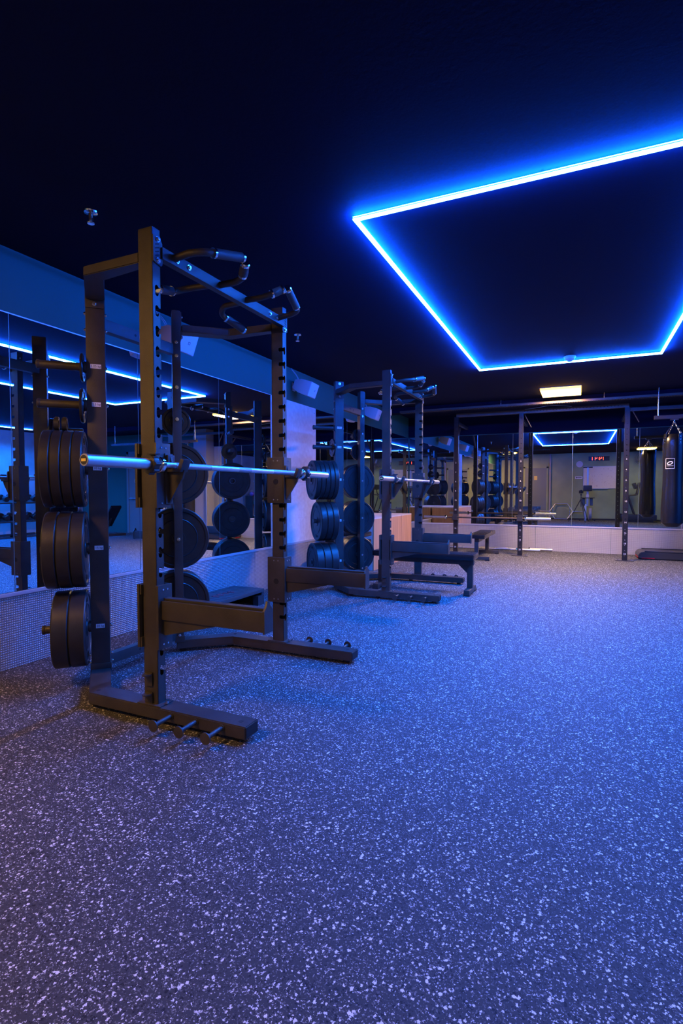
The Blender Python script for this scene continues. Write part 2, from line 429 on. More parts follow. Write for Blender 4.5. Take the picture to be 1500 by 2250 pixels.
t = thing('led_ceiling_light', 'large rectangle of glowing blue LED tubes on the dark ceiling', 'ceiling light', (-.186, 4.575, ZC))
x0, x1, y0, y1 = -.938, .938, -1.928, 1.928
for (ax, ay, bx, by) in [(x0, y0, x1, y0), (x1, y0, x1, y1), (x1, y1, x0, y1), (x0, y1, x0, y0)]: led_run(t, ax, bx, ay, by, 0.35 if ay == by == y0 else 1.0)
t = thing('led_ceiling_light', 'single straight blue LED tube on the ceiling above the dumbbells', 'ceiling light', (5.50, 6.55, ZC))
led_run(t, 0, 0, -1.97, 1.97, 2.2)
def ceiling_panel(x, y, label, watt, dx=.27, dy=.30):
    t = thing('ceiling_light_panel', label, 'ceiling light', (x, y, ZC), 0, 'amber ceiling light panels')
    b = MB()
    for s in (-1, 1):
        b.bb(-dx - .012, dx + .012, s * dy - .006 + s * .006, s * dy + .006 + s * .006, -.009, 0)
        b.bb(s * dx - .006 + s * .006, s * dx + .006 + s * .006, -dy, dy, -.009, 0)
    obj('frame', b, 'plastic', t, False)
    obj('diffuser', MB().bb(-dx + .004, dx - .004, -dy + .004, dy - .004, -.044, -.040), 'warm', t, False)
    obj('glow_edge', MB().bb(-dx + .001, dx - .001, -dy + .001, dy - .001, -.0395, -.010), 'warmside', t, False)  # glowing edge added for the orange halo around the panel
    lamp(t, 'downlight', (0, 0, -.047), dx * 1.9, dy * 1.9, WARM_WATT[watt], WARM_COL[watt], 168 if watt == 'far' else WARM_SPREAD)
ceiling_panel(-.285, 8.40, 'amber ceiling light panel glowing near the far mirror', 'far')
ceiling_panel(-2.50, -.12, 'amber ceiling light panel over the left wall, level with the camera', 'left')
ceiling_panel(2.02, .12, 'amber ceiling light panel right of the camera, near the fan', 'right')

# ------------------------------------------------------------------ half racks
def rack(loc, label):
    root = thing('half_rack', label, 'weight rack', (-2.1, 2.48, 0), 0, 'black half racks along the mirrored wall')
    def P(x, y, z): return Vector((x + 2.1, y - 2.48, z))
    bolt_me = None
    def bolt(parent, p, d, r=.009):
        b = MB(); b.lathe([(0, 0), (r * 1.5, 0), (r * 1.5, .002), (r, .002), (r, .008), (r * .8, .010), (r * .35, .010), (r * .35, .006), (0, .006)], (0, 0, 0), (1, 0, 0), 6 * 2)
        dd = Vector(d); return obj('bolt', b, 'zinc', parent, True, loc=p, rot=(0, 0, math.atan2(dd.y, dd.x)))
    for s in (-1, 1):                                   # s=-1: side nearer the camera
        Y = lambda v: 2.48 + s * v                       # distance from the centre plane
        side = 'near' if s < 0 else 'far'
        # base rail: straight foot, then oblique run back to the storage post
        zb, zt = .022, .080
        b = MB()
        out = [(-1.30, .63), (-2.255, .63), (-2.565, .355), (-2.495, .275), (-2.215, .53), (-1.30, .53)]
        poly = [(x + 2.1, s * v) for x, v in out]
        b.prism(poly, (0, 0, zb), (1, 0, 0), (0, 1, 0), zt - zb)
        bmesh.ops.bevel(b.bm, geom=[e for e in b.bm.edges], offset=.004, segments=2, affect='EDGES')
        base = obj('base_rail', b, 'powder', root)
        obj('end_opening', MB().bb(.801, .8015, s * .58 - .043, s * .58 + .043, zb + .008, zt - .008), 'inner', base, False)
        for (xx, vv) in ((-1.36, .58), (-1.95, .58), (-2.26, .56), (-2.5, .34)):
            obj('rubber_foot', MB().cyl(P(xx, Y(vv), 0.0), P(xx, Y(vv), zb + .002), .024), 'rubber', base)
        for xx in (-1.355, -2.235):
            obj('hole_cap', MB().cyl(P(xx, Y(.585), zt - .002), P(xx, Y(.585), zt + .0006), .011), 'inner', base)
        for k in range(3):
            xx = -1.715 + k * .145
            b = MB(); y0 = Y(.63); y1 = Y(.745)
            b.cyl(P(xx, y0, .056), P(xx, y1 - s * .006, .056), .0105)
            b.cyl(P(xx, y1 - s * .006, .056), P(xx, y1, .056), .026, seg=28)
            b.cyl(P(xx, y0, .056), P(xx, y0 + s * .004, .056), .016)
            obj('band_peg', b, 'powder', base)
        # upright with keyhole slots open towards the inside of the rack
        xo, xi = -1.90, -1.815; yo, yi = Y(.605), Y(.555)       # outer face / inner face
        z0, z1 = zt + .006, 2.32
        th = .004
        up_b = MB()
        up_b.bb(*[P(xo, 0, 0).x, P(xi, 0, 0).x], *sorted([P(0, yo, 0).y, P(0, yo - s * th, 0).y]), z0, z1)
        up_b.bb(P(xo, 0, 0).x, P(xo + th, 0, 0).x, *sorted([P(0, yo - s * th, 0).y, P(0, yi, 0).y]), z0, z1)
        up_b.bb(P(xo, 0, 0).x, P(xi, 0, 0).x, *sorted([P(0, yo, 0).y, P(0, yi, 0).y]), z1 - .003, z1 + .002)
        zs = [2.065 - .0945 * k for k in range(20)]
        # +x face: polygon in (v,z); v=0 at outer edge, .05 at inner edge
        W = .05
        pts = [(0, z0)]
        right = [(W, z0)]
        for zt_ in sorted(zs):                               # from low to high
            zlo, zhi = zt_ - .052, zt_
            o1, o2 = zhi - .034, zhi - .010                    # opening
            if zlo < z0 + .02: continue
            right += [(W, o1), (W * .76, o1), (W * .76, zlo + .010), (W * .68, zlo + .002), (W * .52, zlo), (W * .36, zlo + .004), (W * .30, zlo + .012),
                      (W * .30, zhi - .012), (W * .38, zhi - .003), (W * .52, zhi), (W * .66, zhi - .003), (W * .76, o2), (W, o2)]
        right += [(W, z1), (0, z1)]
        yy = P(0, yo, 0).y
        up_b.prism(pts + right, (P(xi - th, 0, 0).x, yy, 0), (0, -s, 0), (0, 0, 1), th * (-s))
        # inner y face with the slot openings running in from the front edge
        right = [(.085, z0)]
        for zt_ in sorted(zs):
            zlo, zhi = zt_ - .052, zt_; o1, o2 = zhi - .034, zhi - .010
            if zlo < z0 + .02: continue
            right += [(.085, o1), (.058, o1), (.052, o1 + .005), (.052, o2 - .005), (.058, o2), (.085, o2)]
        right += [(.085, z1), (0, z1)]
        up_b.prism([(0, z0)] + right, (P(xo, 0, 0).x, P(0, yi, 0).y, 0), (1, 0, 0), (0, 0, 1), th * (-s) if s > 0 else th)
        up = obj('upright', up_b, 'powder', root, True)
        b = MB(); b.bb(.2 - .03, .285 + .03, s * .58 - .045, s * .58 + .045, zt, zt + .006, bev=.003)
        fl = obj('floor_flange', b, 'powder', up)
        for xx in (-1.93, -1.785):
            obj('flange_bolt', MB().cyl(P(xx, Y(.58), zt + .006), P(xx, Y(.58), zt + .018), .008, seg=6), 'zinc', up)
        for zz_ in (.20, .105):                               # band tabs on the outer face of the upright
            b = MB(); b.prism([(-.022, 0), (.022, 0), (.022, .02), (.012, .038), (0, .042), (-.012, .038), (-.022, .02)], P(-1.868, yo, zz_ + .03), (1, 0, 0), (0, s, 0), .006)
            b.prism([(-.022, -.06), (.022, -.06), (.022, .006), (-.022, .006)], P(-1.868, yo + s * .004, zz_ + .03), (1, 0, 0), (0, 0, 1), .004)
            obj('band_tab', b, 'powder', up)
        # brand plate bracket at the head of the upright
        b = MB(); b.prism([(0, 2.165), (.05, 2.155), (.058, 2.165), (.058, 2.262), (.042, 2.285), (0, 2.285)], P(xi + .001, yo, 0), (0, -s, 0), (0, 0, 1), .006 * (-s))
        br = obj('head_bracket', b, 'powder', up)
        for k in range(5):
            zz_ = 2.19 + k * .017
            b = MB(); b.prism([(.012, zz_), (.036, zz_ + .010), (.036, zz_ + .016), (.012, zz_ + .006)], P(xi + .0075, yo, 0), (0, -s, 0), (0, 0, 1), .0008 * (-s))
            obj('bracket_slit', b, 'inner', up, False)
        for zz_ in (2.273, 2.175): bolt(up, P(xi + .007, Y(.575), zz_), (1, 0, 0))
        for zz_ in (2.273, 2.22):
            bolt(up, P(xo, Y(.58), zz_), (-1, 0, 0), .006)
        # storage post turned 45 degrees
        dx, dy = -.7071, s * .7071                             # sleeve direction
        px, py = -2.515, Y(.325)
        rz = math.atan2(dy, dx)
        c = P(px, py, 0)
        nrm = Vector((.7071, s * .7071, 0)); tan = Vector((-dx, -dy, 0))
        b = MB(); R = Matrix((nrm, Vector((dx, dy, 0)), Vector((0, 0, 1)))).transposed()
        b.box((c.x, c.y, (zt + 2.312) / 2), (.055, .098, 2.312 - zt), rot=R, bev=.004)
        post = obj('storage_post', b, 'powder', root)
        b = MB(); b.box((c.x, c.y, zt + .01), (.065, .112, .045), rot=R, bev=.003)
        obj('post_socket', b, 'powder', post)
        b = MB(); b.box(Vector((c.x, c.y, 2.215)) + nrm * .030, (.008, .098, .175), rot=R, bev=.002)
        obj('beam_bracket', b, 'powder', post)
        face = c + nrm * .0285
        for zz_ in (2.285, 2.148):
            bolt(post, Vector((face.x, face.y, zz_)) + nrm * .0065, nrm)
        for zz_ in (.16, .115):
            for q in (-1, 1):
                e = c + Vector((dx, dy, 0)) * q * .053
                bolt(post, Vector((e.x, e.y, zz_)), Vector((dx, dy, 0)) * q, .007)
        for zz_ in (2.10, 2.01):
            for q in (-1, 1):
                e = c + Vector((dx, dy, 0)) * q * .050
                bolt(post, Vector((e.x, e.y, zz_)), Vector((dx, dy, 0)) * q, .008)
        for zz_, txt in ((1.80, '1.25 kg'), (1.587, '2.5 kg'), (1.228, '10 kg'), (.775, '15 kg'), (.325, '20 kg')):
            st = c + Vector((dx, dy, 0)) * .049
            b = MB()
            o_ = Vector((st.x, st.y, zz_)); D = Vector((dx, dy, 0))
            b.cyl(o_, o_ + D * .245, .023, seg=28)
            b.cyl(o_, o_ + D * .012, .033, seg=28)
            b.lathe([(.023, .232), (.0255, .236), (.0255, .246), (.02, .25), (0, .25)], o_, D, 28)
            obj('weight_sleeve', b, 'powder', post)
            # printed sticker on the room-side face
            lw = .046 if len(txt) < 7 else .056
            xa = Vector((-dx, -dy, 0)) if s < 0 else Vector((dx, dy, 0))
            if s > 0: xa = nrm.cross(Vector((0, 0, 1))) * -1
            xa = Vector((0, 0, 1)).cross(nrm)
            fo = c + nrm * .0286; fo.z = zz_ + .004
            b = MB(); mtx = frame_m(fo, xa, (0, 0, 1))
            t_ = bmesh.new(); bmesh.ops.create_cube(t_, size=1)
            for v in t_.verts: v.co = Vector((v.co.x * lw, v.co.y * .024, v.co.z * .0006))
            b._merge(t_, mtx); b.mi = 1
            b.text(txt, .018, mtx @ Matrix.Translation((0, 0, .0006)), .0003)
            obj('weight_label', b, ['sticker', 'ink'], post, False)
            e = c - Vector((dx, dy, 0)) * .050
            bolt(post, Vector((e.x, e.y, zz_)), Vector((-dx, -dy, 0)), .008)
        # top side beam: straight back from the upright then oblique to the post
        b = MB()
        out = [(-1.9, .605), (-2.265, .605), (-2.522, .383), (-2.452, .313), (-2.225, .525), (-1.9, .545)]
        b.prism([(x + 2.1, s * v) for x, v in out], (0, 0, 2.172), (1, 0, 0), (0, 1, 0), .048)
        bmesh.ops.bevel(b.bm, geom=list(b.bm.edges), offset=.004, segments=2, affect='EDGES')
        obj('top_side_beam', b, 'powder', root)
        # safety arm on its carriage, and J-cup on its carriage
        def carriage(zc, hh, name):
            g = MB()
            a0, a1 = sorted([s * (.53), s * (.545)])
            g.bb(.2 - .022, .285 + .022, a0, a1, zc - hh, zc + hh, bev=.002)                # inner plate
            b0, b1 = sorted([s * (.53), s * (.622)])
            g.bb(.285 + .010, .285 + .024, b0, b1, zc - hh, zc + hh, bev=.002)
            g.bb(.2 - .024, .2 - .010, b0, b1, zc - hh, zc + hh, bev=.002)
            for q in (-1, 1):
                z_a = zc + q * (hh - .025)
                g.bb(.285 + .0005, .285 + .012, *sorted([s * .545, s * .618]), z_a - .024, z_a + .024)
                g.bb(.2 - .012, .2 - .0005, *sorted([s * .545, s * .618]), z_a - .024, z_a + .024)
            o = obj(name, g, 'powder', root)
            d = MB(); y_in = s * .53
            d.cyl((.2425, y_in, zc - .01), (.2425, y_in - s * .0015, zc - .01), .019, seg=24)
            obj('locating_hole', d, 'inner', o)
            for q in (-1, 1):
                for r_ in (-.016, .016):
                    obj('rivet', MB().cyl((.2425 + r_, y_in, zc + q * (hh - .022)), (.2425 + r_, y_in - s * .002, zc + q * (hh - .022)), .0045, seg=10), 'zinc', o)
                    yv = s * (.576 + r_ * .9)
                    obj('rivet', MB().cyl((.309, yv, zc + q * (hh - .022)), (.3115, yv, zc + q * (hh - .022)), .0045, seg=10), 'zinc', o)
            return o
        jc = carriage(1.175, .152, 'j_cup')
        g = MB(); ym = s * .545
        g.prism([(.309, 1.265), (.309, 1.055), (.318, 1.045), (.400, 1.165), (.412, 1.20), (.345, 1.20), (.330, 1.265)], (0, ym + .006, 0), (1, 0, 0), (0, 0, 1), .012)
        g.bb(.309, .315, ym - .025, ym + .025, 1.04, 1.28, bev=.002)
        obj('hook_plate', g, 'powder', jc)
        g = MB()
        g.box((.362, ym, 1.198), (.085, .05, .014), bev=.004)
        g.box((.405, ym, 1.222), (.022, .052, .062), rot=Matrix.Rotation(math.radians(22), 3, 'Y'), bev=.006)
        g.box((.322, ym, 1.235), (.016, .045, .075), bev=.005)
        obj('cup_lining', g, 'plastic', jc)
        sa = carriage(.505, .152, 'safety_arm')
        ya = s * .575
        g = MB(); g.bb(.309, .875, ya - .030, ya + .030, .495, .585, bev=.003)
        g.prism([(.309, .495), (.309, .425), (.325, .420), (.63, .495)], (0, ya + .020, 0), (1, 0, 0), (0, 0, 1), .04)
        obj('arm_tube', g, 'powder', sa)
        g = MB(); g.bb(.315, .873, ya - .018, ya + .018, .585, .597, bev=.003)
        obj('arm_pad', g, 'plastic', sa)
        g = MB(); g.prism([(-.033, .490), (.033, .490), (.033, .588), (.014, .608), (.007, .628), (-.007, .628), (-.014, .608), (-.033, .588)], (.876, ya, 0), (0, 1, 0), (0, 0, 1), .010)
        obj('arm_end_plate', g, 'powder', sa)
    # crossbeams between the storage posts
    for zc, hh in ((2.055, .034), (.115, .030)):
        cb = obj('crossbeam', MB().bb(-.445, -.395, -.30, .30, zc - hh, zc + hh, bev=.003), 'powder', root)
        for yv in (-.05, .05):
            obj('hole_cap', MB().cyl((-.3952, yv, zc), (-.3945, yv, zc), .008), 'inner', cb)
    # pull-up station between the uprights
    pb = obj('pull_up_beam', MB().bb(.262, .302, -.556, .556, 2.19, 2.245, bev=.003), 'powder', root)
    for yv in (-.46, -.375, .375, .46): bolt(pb, P(-1.797, 2.48 + yv, 2.218), (1, 0, 0))
    g = MB()
    A = lambda x, v, z: Vector((x + 2.1, v, z))
    for s in (-1, 1):
        for pts, cap in (([(-1.81, .475, 2.222), (-1.70, .475, 2.232), (-1.635, .445, 2.236), (-1.582, .225, 2.288)], None),
                         ([(-1.81, .123, 2.222), (-1.69, .123, 2.22), (-1.625, .140, 2.238), (-1.592, .186, 2.272)], None),
                         ([(-1.82, .14, 2.222), (-1.99, .155, 2.222), (-2.045, .205, 2.196), (-1.998, .378, 2.145)], None)):
            q = [A(x, s * v, z) for x, v, z in pts]
            obj('grip_arm', MB().tube(q, .0175, fillet=.05), 'powder', pb)
            a, b_ = q[-2], q[-1]
            if (b_ - a).length < .1: a = q[-3] * .35 + q[-2] * .65
            st = a + (b_ - a) * .22
            d = (b_ - st).normalized(); ln = (b_ - st).length
            obj('hand_grip', MB().cyl(st, b_, .0235, seg=20), 'gripm', pb)
            obj('grip_ring', MB().lathe([(.017, -.010), (.0255, -.010), (.0255, .002), (.017, .002)], st, d, 20), 'chrome', pb)
            obj('grip_ring', MB().lathe([(.0255, -.008), (.0255, .004), (.020, .010), (0, .012)], b_, d, 20), 'chrome', pb)
    root.location = loc
    return root

R1 = rack((-2.10, 2.48, 0), 'black half rack nearest the camera, lit amber on its near side')
R2 = copy_tree(R1); R2.location = (-2.04, 5.63, 0)
R2['label'] = 'black half rack farther along the mirrored wall, with a flat bench inside'

# ------------------------------------------------------------------ barbells
def barbell(name, label, loc, yaw, group, length=2.11, shaft='satin', sleeve='satin', clips=True, sl=.385):
    """axis along local x"""
    t = thing(name, label, 'barbell', loc, yaw, group)
    h = length / 2
    obj('shaft', MB().cyl((-h + sl + .02, 0, 0), (h - sl - .02, 0, 0), .0145, seg=24), shaft, t)
    if shaft == 'satin':
        for a, b in ((-.56, -.30), (-.06, .06), (.30, .56)):
            g = MB(); g.cyl((a, 0, 0), (b, 0, 0), .0150, seg=24); obj('knurled_band', g, 'knurl', t)
    for s in (-1, 1):
        o = Vector((s * h, 0, 0)); d = Vector((-s, 0, 0))
        g = MB(); g.lathe([(0, .002), (.018, .002), (.019, 0), (.0225, 0), (.0245, .002), (.0245, sl), (0, sl)], o, d, 28)
        slv = obj('sleeve', g, sleeve, t)
        g = MB(); g.lathe([(0, -.0005), (.0185, -.0005), (.0185, .002), (0, .002)], o, d, 24); obj('end_cap', g, 'plastic', slv)
        obj('end_badge', MB().box(o - d * .001, (.001, .024, .011)), 'yellowpaint', slv)
        g = MB(); g.lathe([(0, sl), (.034, sl), (.037, sl + .004), (.037, sl + .02), (.030, sl + .03), (0, sl + .03)], o, d, 28); obj('collar', g, 'chrome', t)
    return t
M['stepgrey'] = mat('step_grey', (0.05, 0.05, 0.052), 0.5)
M['knurl'] = mat('knurled_steel', (0.42, 0.45, 0.52), 0.42, 0.9, bump=(900, .6))
def bar_clip(parent, x):
    g = MB(); g.lathe([(.0255, 0), (.040, 0), (.042, .004), (.042, .030), (.038, .036), (.0255, .036)], (x, 0, 0), (1, 0, 0), 28)
    for k in range(8):
        a = 2 * PI * k / 8
        g.cyl((x + .002, .041 * math.cos(a), .041 * math.sin(a)), (x + .034, .041 * math.cos(a), .041 * math.sin(a)), .007, seg=10)
    o = obj('lock_clip', g, 'plastic', parent)
    obj('clip_lever', MB().box((x + .018, -.02, .045), (.03, .045, .010), bev=.003), 'plastic', o)
t = barbell('barbell', 'steel barbell racked in the J-cups of the nearest half rack', (-1.74, 2.481, 1.222), PI / 2, 'barbells resting in the half racks')
bar_clip(t, -.672 - .055); bar_clip(t, .672 + .020)
t = barbell('barbell', 'steel barbell racked in the J-cups of the farther half rack', (-1.68, 5.63, 1.222), PI / 2, 'barbells resting in the half racks')
bar_clip(t, -.672 - .055); bar_clip(t, .672 + .020)

# ------------------------------------------------------------------ plates
def plate_proto(wt, R, th, bumper):
    t = thing('weight_plate', 'x', 'weight plate'); h = th / 2
    if bumper:
        prof = [(.026, -h + .002), (.050, -h + .002), (.052, -h + .006), (R * .60, -h + .006), (R * .62, -h + .003), (R * .64, -h + .006), (R * .86, -h + .006), (R * .89, -h), (R - .006, -h), (R, -h + .006),
                (R, h - .006), (R - .006, h), (R * .89, h), (R * .86, h - .006), (R * .64, h - .006), (R * .62, h - .003), (R * .60, h - .006), (.052, h - .006), (.050, h - .002), (.026, h - .002), (.026, -h + .002)]
        seg = 56
    else:
        prof = [(.026, -h), (.045, -h), (.048, -h + .004), (R * .78, -h + .004), (R * .84, -h), (R - .004, -h), (R, -h + .004), (R, h - .004), (R - .004, h), (R * .84, h), (R * .78, h - .004), (.048, h - .004), (.045, h), (.026, h), (.026, -h)]
        seg = 40
    g = MB(); g.lathe(prof, (0, 0, 0), (1, 0, 0), seg); obj('disc', g, 'rubber' if bumper else 'iron', t)
    g = MB(); g.lathe([(.0255, -h), (.036, -h), (.036, -h + .004), (.0255, -h + .004)], (0, 0, 0), (1, 0, 0), 28)
    g.lathe([(.0255, h), (.036, h), (.036, h - .004), (.0255, h - .004)], (0, 0, 0), (1, 0, 0), 28)
    obj('hub_ring', g, 'darkhub', t)
    if bumper:
        g = MB()
        for sgn in (-1, 1):
            for k in range(2):
                a = PI * k
                up = Vector((0, math.sin(a) * 1.0 if False else 0, 1 if k == 0 else -1))
                xa = Vector((0, 1, 0)) * (sgn * (1 if k == 0 else -1))
                o_ = Vector((sgn * (h - .0052), 0, 0)) + up * R * .745
                g.text(wt.replace(' ', ''), .036, frame_m(o_, xa, up), .0016)
        obj('raised_numerals', g, 'rubber', t, False)
    return t
M['darkhub'] = mat('dull_hub_steel', (0.16, 0.16, 0.17), 0.35, 0.8)
KINDS = {'1.25 kg': (.080, .014, False), '2.5 kg': (.098, .018, False), '10 kg': (.215, .050, True), '15 kg': (.215, .066, True), '20 kg': (.215, .082, True)}
protos = {}
SL = {'1.25 kg': 1.80, '2.5 kg': 1.587, '10 kg': 1.228, '15 kg': .775, '20 kg': .325}
def place_plates(px, py, s, counts, post_words, first=protos):
    dx, dy = -.7071, s * .7071; rz = math.atan2(dy, dx)
    for wt, n_ in counts.items():
        R, th, bumper = KINDS[wt]; d = .064
        for k in range(n_):
            if wt not in first: o = first[wt] = plate_proto(wt, R, th, bumper)
            else: o = copy_tree(first[wt])
            c = d + th / 2; d += th + .0015
            o.location = (px + dx * c, py + dy * c, SL[wt] - (.0265 - .0235)); o.rotation_euler = (random.uniform(0, 6.28) if False else 0, 0, rz)
            kind = 'bumper plate' if bumper else 'small plate'
            pos = 'alone' if n_ == 1 else ('outermost' if k == n_ - 1 else ('innermost' if k == 0 else ORD[k] + ' outward'))
            sl = {'1.25 kg': 'top', '2.5 kg': 'second', '10 kg': 'third', '15 kg': 'fourth', '20 kg': 'lowest'}[wt]
            o['label'] = 'black %s, %s on %s sleeve of %s' % (kind, pos, sl, post_words)
            o['group'] = 'weight plates on the ' + post_words
place_plates(-2.515, 2.155, -1, {'1.25 kg': 1, '2.5 kg': 1, '10 kg': 4, '15 kg': 3, '20 kg': 2}, 'near post of near rack')
place_plates(-2.515, 2.805, 1, {'2.5 kg': 2, '10 kg': 4, '15 kg': 3, '20 kg': 2}, 'far post of near rack')
place_plates(-2.455, 5.305, -1, {'2.5 kg': 1, '10 kg': 5, '15 kg': 3, '20 kg': 3}, 'near post of far rack')
place_plates(-2.455, 5.955, 1, {'1.25 kg': 2, '2.5 kg': 2, '10 kg': 3, '15 kg': 3, '20 kg': 3}, 'far post of far rack')
# two spare collars lying on top of the 10 kg plates of the near post
for k, (d, lab) in enumerate(((.205, 'spring collar clip lying on the 10 kg plates, nearer the wall'), (.165, 'spring collar clip lying on the 10 kg plates, nearer the post'))):
    x, y = -2.515 - .7071 * d, 2.155 - .7071 * d
    t = thing('collar_clip', lab, 'barbell collar', (x, y, SL['10 kg'] + .212), math.atan2(-.7071, -.7071), 'collar clips on the plates')
    obj('jaw', MB().lathe([(.027, -.012), (.036, -.012), (.036, .012), (.027, .012), (.027, -.012)], (0, 0, .036), (1, 0, 0), 24), 'plastic', t)
    obj('lever', MB().box((0, -.03, .072), (.016, .05, .010), bev=.003), 'plastic', t)
    obj('hinge_pin', MB().cyl((-.014, .0, .004), (.014, .0, .004), .004, seg=10), 'brass', t)

# ------------------------------------------------------------------ flat benches
def bench(name, label, loc, rz, L=1.12, pad_w=.28, top=.42, group='flat exercise benches'):
    t = thing(name, label, 'bench', loc, rz, group)
    obj('seat_pad', MB().box((0, 0, top - .035), (L, pad_w, .065), bev=.02), 'leather', t)
    obj('frame_spine', MB().bb(-L / 2 + .06, L / 2 - .02, -.035, .035, top - .125, top - .068, bev=.003), 'powder', t)
    for s in (-1, 1):
        x = s * (L / 2 - .06)
        lg = obj('leg', MB().bb(x - .03, x + .03, -.03, .03, .055, top - .125, bev=.003), 'powder', t)
        g = MB(); g.prism([(x - s * .03, top - .125), (x - s * .13, top - .125), (x - s * .03, top - .22)], (0, .012, 0), (1, 0, 0), (0, 0, 1), .024); obj('gusset', g, 'powder', lg)
        g = MB(); g.bb(x - .03, x + .03, -.20, .20, .012, .062, bev=.003); obj('foot_bar', g, 'powder', t)
        g = MB()
        for q in (-.17, .17): g.bb(x - .033, x + .033, q - .035, q + .035, 0, .02)
        obj('foot_pads', g, 'rubber', t)
    return t
bench('flat_bench', 'flat black padded bench standing inside the farther half rack', (-1.58, 5.70, 0), 0, 1.14, .28, .435)
bench('flat_bench', 'flat black padded bench under the rig barbell by the far wall', (-1.50, 9.02, 0), PI / 2, 1.16, .27, .415)

# ------------------------------------------------------------------ adjustable bench and crate between the farther rack and the boxes
t = thing('adjustable_bench', 'black adjustable bench folded flat beside the wooden boxes', 'bench', (-2.85, 6.42, 0), 0)
obj('back_pad', MB().box((.02, 0, .535), (.58, .26, .06), bev=.018), 'leather', t)
obj('seat_pad', MB().box((.02, 0, .44), (.58, .24, .05), bev=.018), 'leather', t)
obj('frame', MB().bb(-.24, .26, -.03, .03, .36, .415, bev=.003).bb(-.22, -.17, -.03, .03, .05, .36).bb(.20, .25, -.03, .03, .05, .36), 'powder', t)
obj('foot_bar', MB().bb(-.23, -.16, -.16, .16, 0, .05, bev=.003), 'powder', t)
obj('foot_bar', MB().bb(.19, .26, -.16, .16, 0, .05, bev=.003), 'powder', t)
t = thing('step_bench', 'blue aerobic step lying low beside the farther rack', 'step', (-2.80, 6.06, 0), 0)
obj('deck', MB().box((0, 0, .33), (.42, .16, .04), bev=.012), 'bluepl', t)
obj('riser', MB().bb(-.19, -.09, -.07, .07, 0, .31, bev=.01), 'greyp', t); obj('riser', MB().bb(.09, .19, -.07, .07, 0, .31, bev=.01), 'greyp', t)

# ------------------------------------------------------------------ wooden boxes along the left wall
for (y0, y1, lab, cw) in ((6.78, 8.02, 'longer plywood box against the left wall, nearer the camera', 1), (8.03, 8.55, 'shorter plywood box against the left wall, nearer the far mirror', 1)):
    xa, xb, h = -3.18, -2.60, .73
    t = thing('plywood_box', lab, 'box', ((xa + xb) / 2, (y0 + y1) / 2, 0), 0, 'plywood boxes at the left wall')
    hx, hy = (xb - xa) / 2, (y1 - y0) / 2
    obj('side_panel', MB().bb(hx - .018, hx, -hy, hy, 0, h - .018), 'box', t, False)
    obj('side_panel', MB().bb(-hx, -hx + .018, -hy, hy, 0, h - .018), 'box', t, False)
    obj('end_panel', MB().bb(-hx + .018, hx - .018, -hy, -hy + .018, 0, h - .018), 'boxcool', t, False)
    obj('end_panel', MB().bb(-hx + .018, hx - .018, hy - .018, hy, 0, h - .018), 'box', t, False)
    obj('top_panel', MB().bb(-hx, hx, -hy, hy, h - .018, h, bev=.002), 'boxcool', t, False)
    for k in (-1, 1):
        obj('floor_runner', MB().bb(-hx + .02, hx - .02, k * hy * .6 - .02, k * hy * .6 + .02, 0, .02), 'plastic', t, False)

# ------------------------------------------------------------------ aerobic step by the wall
t = thing('aerobic_step', 'low dark aerobic step on the floor between near rack and wall', 'step', (-2.985, 3.88, 0), 0)
g = MB(); g.box((0, 0, .135), (.36, .90, .035), bev=.012)
dk = obj('deck', g, 'stepgrey', t)
g = MB()
for k in range(4):
    y_ = -.10 + k * .075
    g.bb(-.03, .05, y_, y_ + .014, .1530, .1542); g.bb(-.03, -.016, y_, y_ + .05, .1530, .1542); g.bb(.005, .018, y_, y_ + .045, .1530, .1542)
obj('red_print', g, 'redink', dk, False)
g = MB()
for k in range(15): g.bb(-.155, .155, -.40 + k * .056, -.385 + k * .056, .1515, .1535)
obj('grip_ribs', g, 'stepgrey', dk, False)
for s in (-1, 1):
    g = MB(); g.prism([(-.18, 0), (.18, 0), (.165, .06), (.175, .12), (-.175, .12), (-.165, .06)], (0, s * .43 + .02, 0), (1, 0, 0), (0, 0, 1), .04); 
    for q in (-1, 1): g.bb(q * .15 - .03, q * .15 + .03, s * .41 - .07, s * .41 + .03, 0, .09)
    obj('end_leg', g, 'plastic', t)

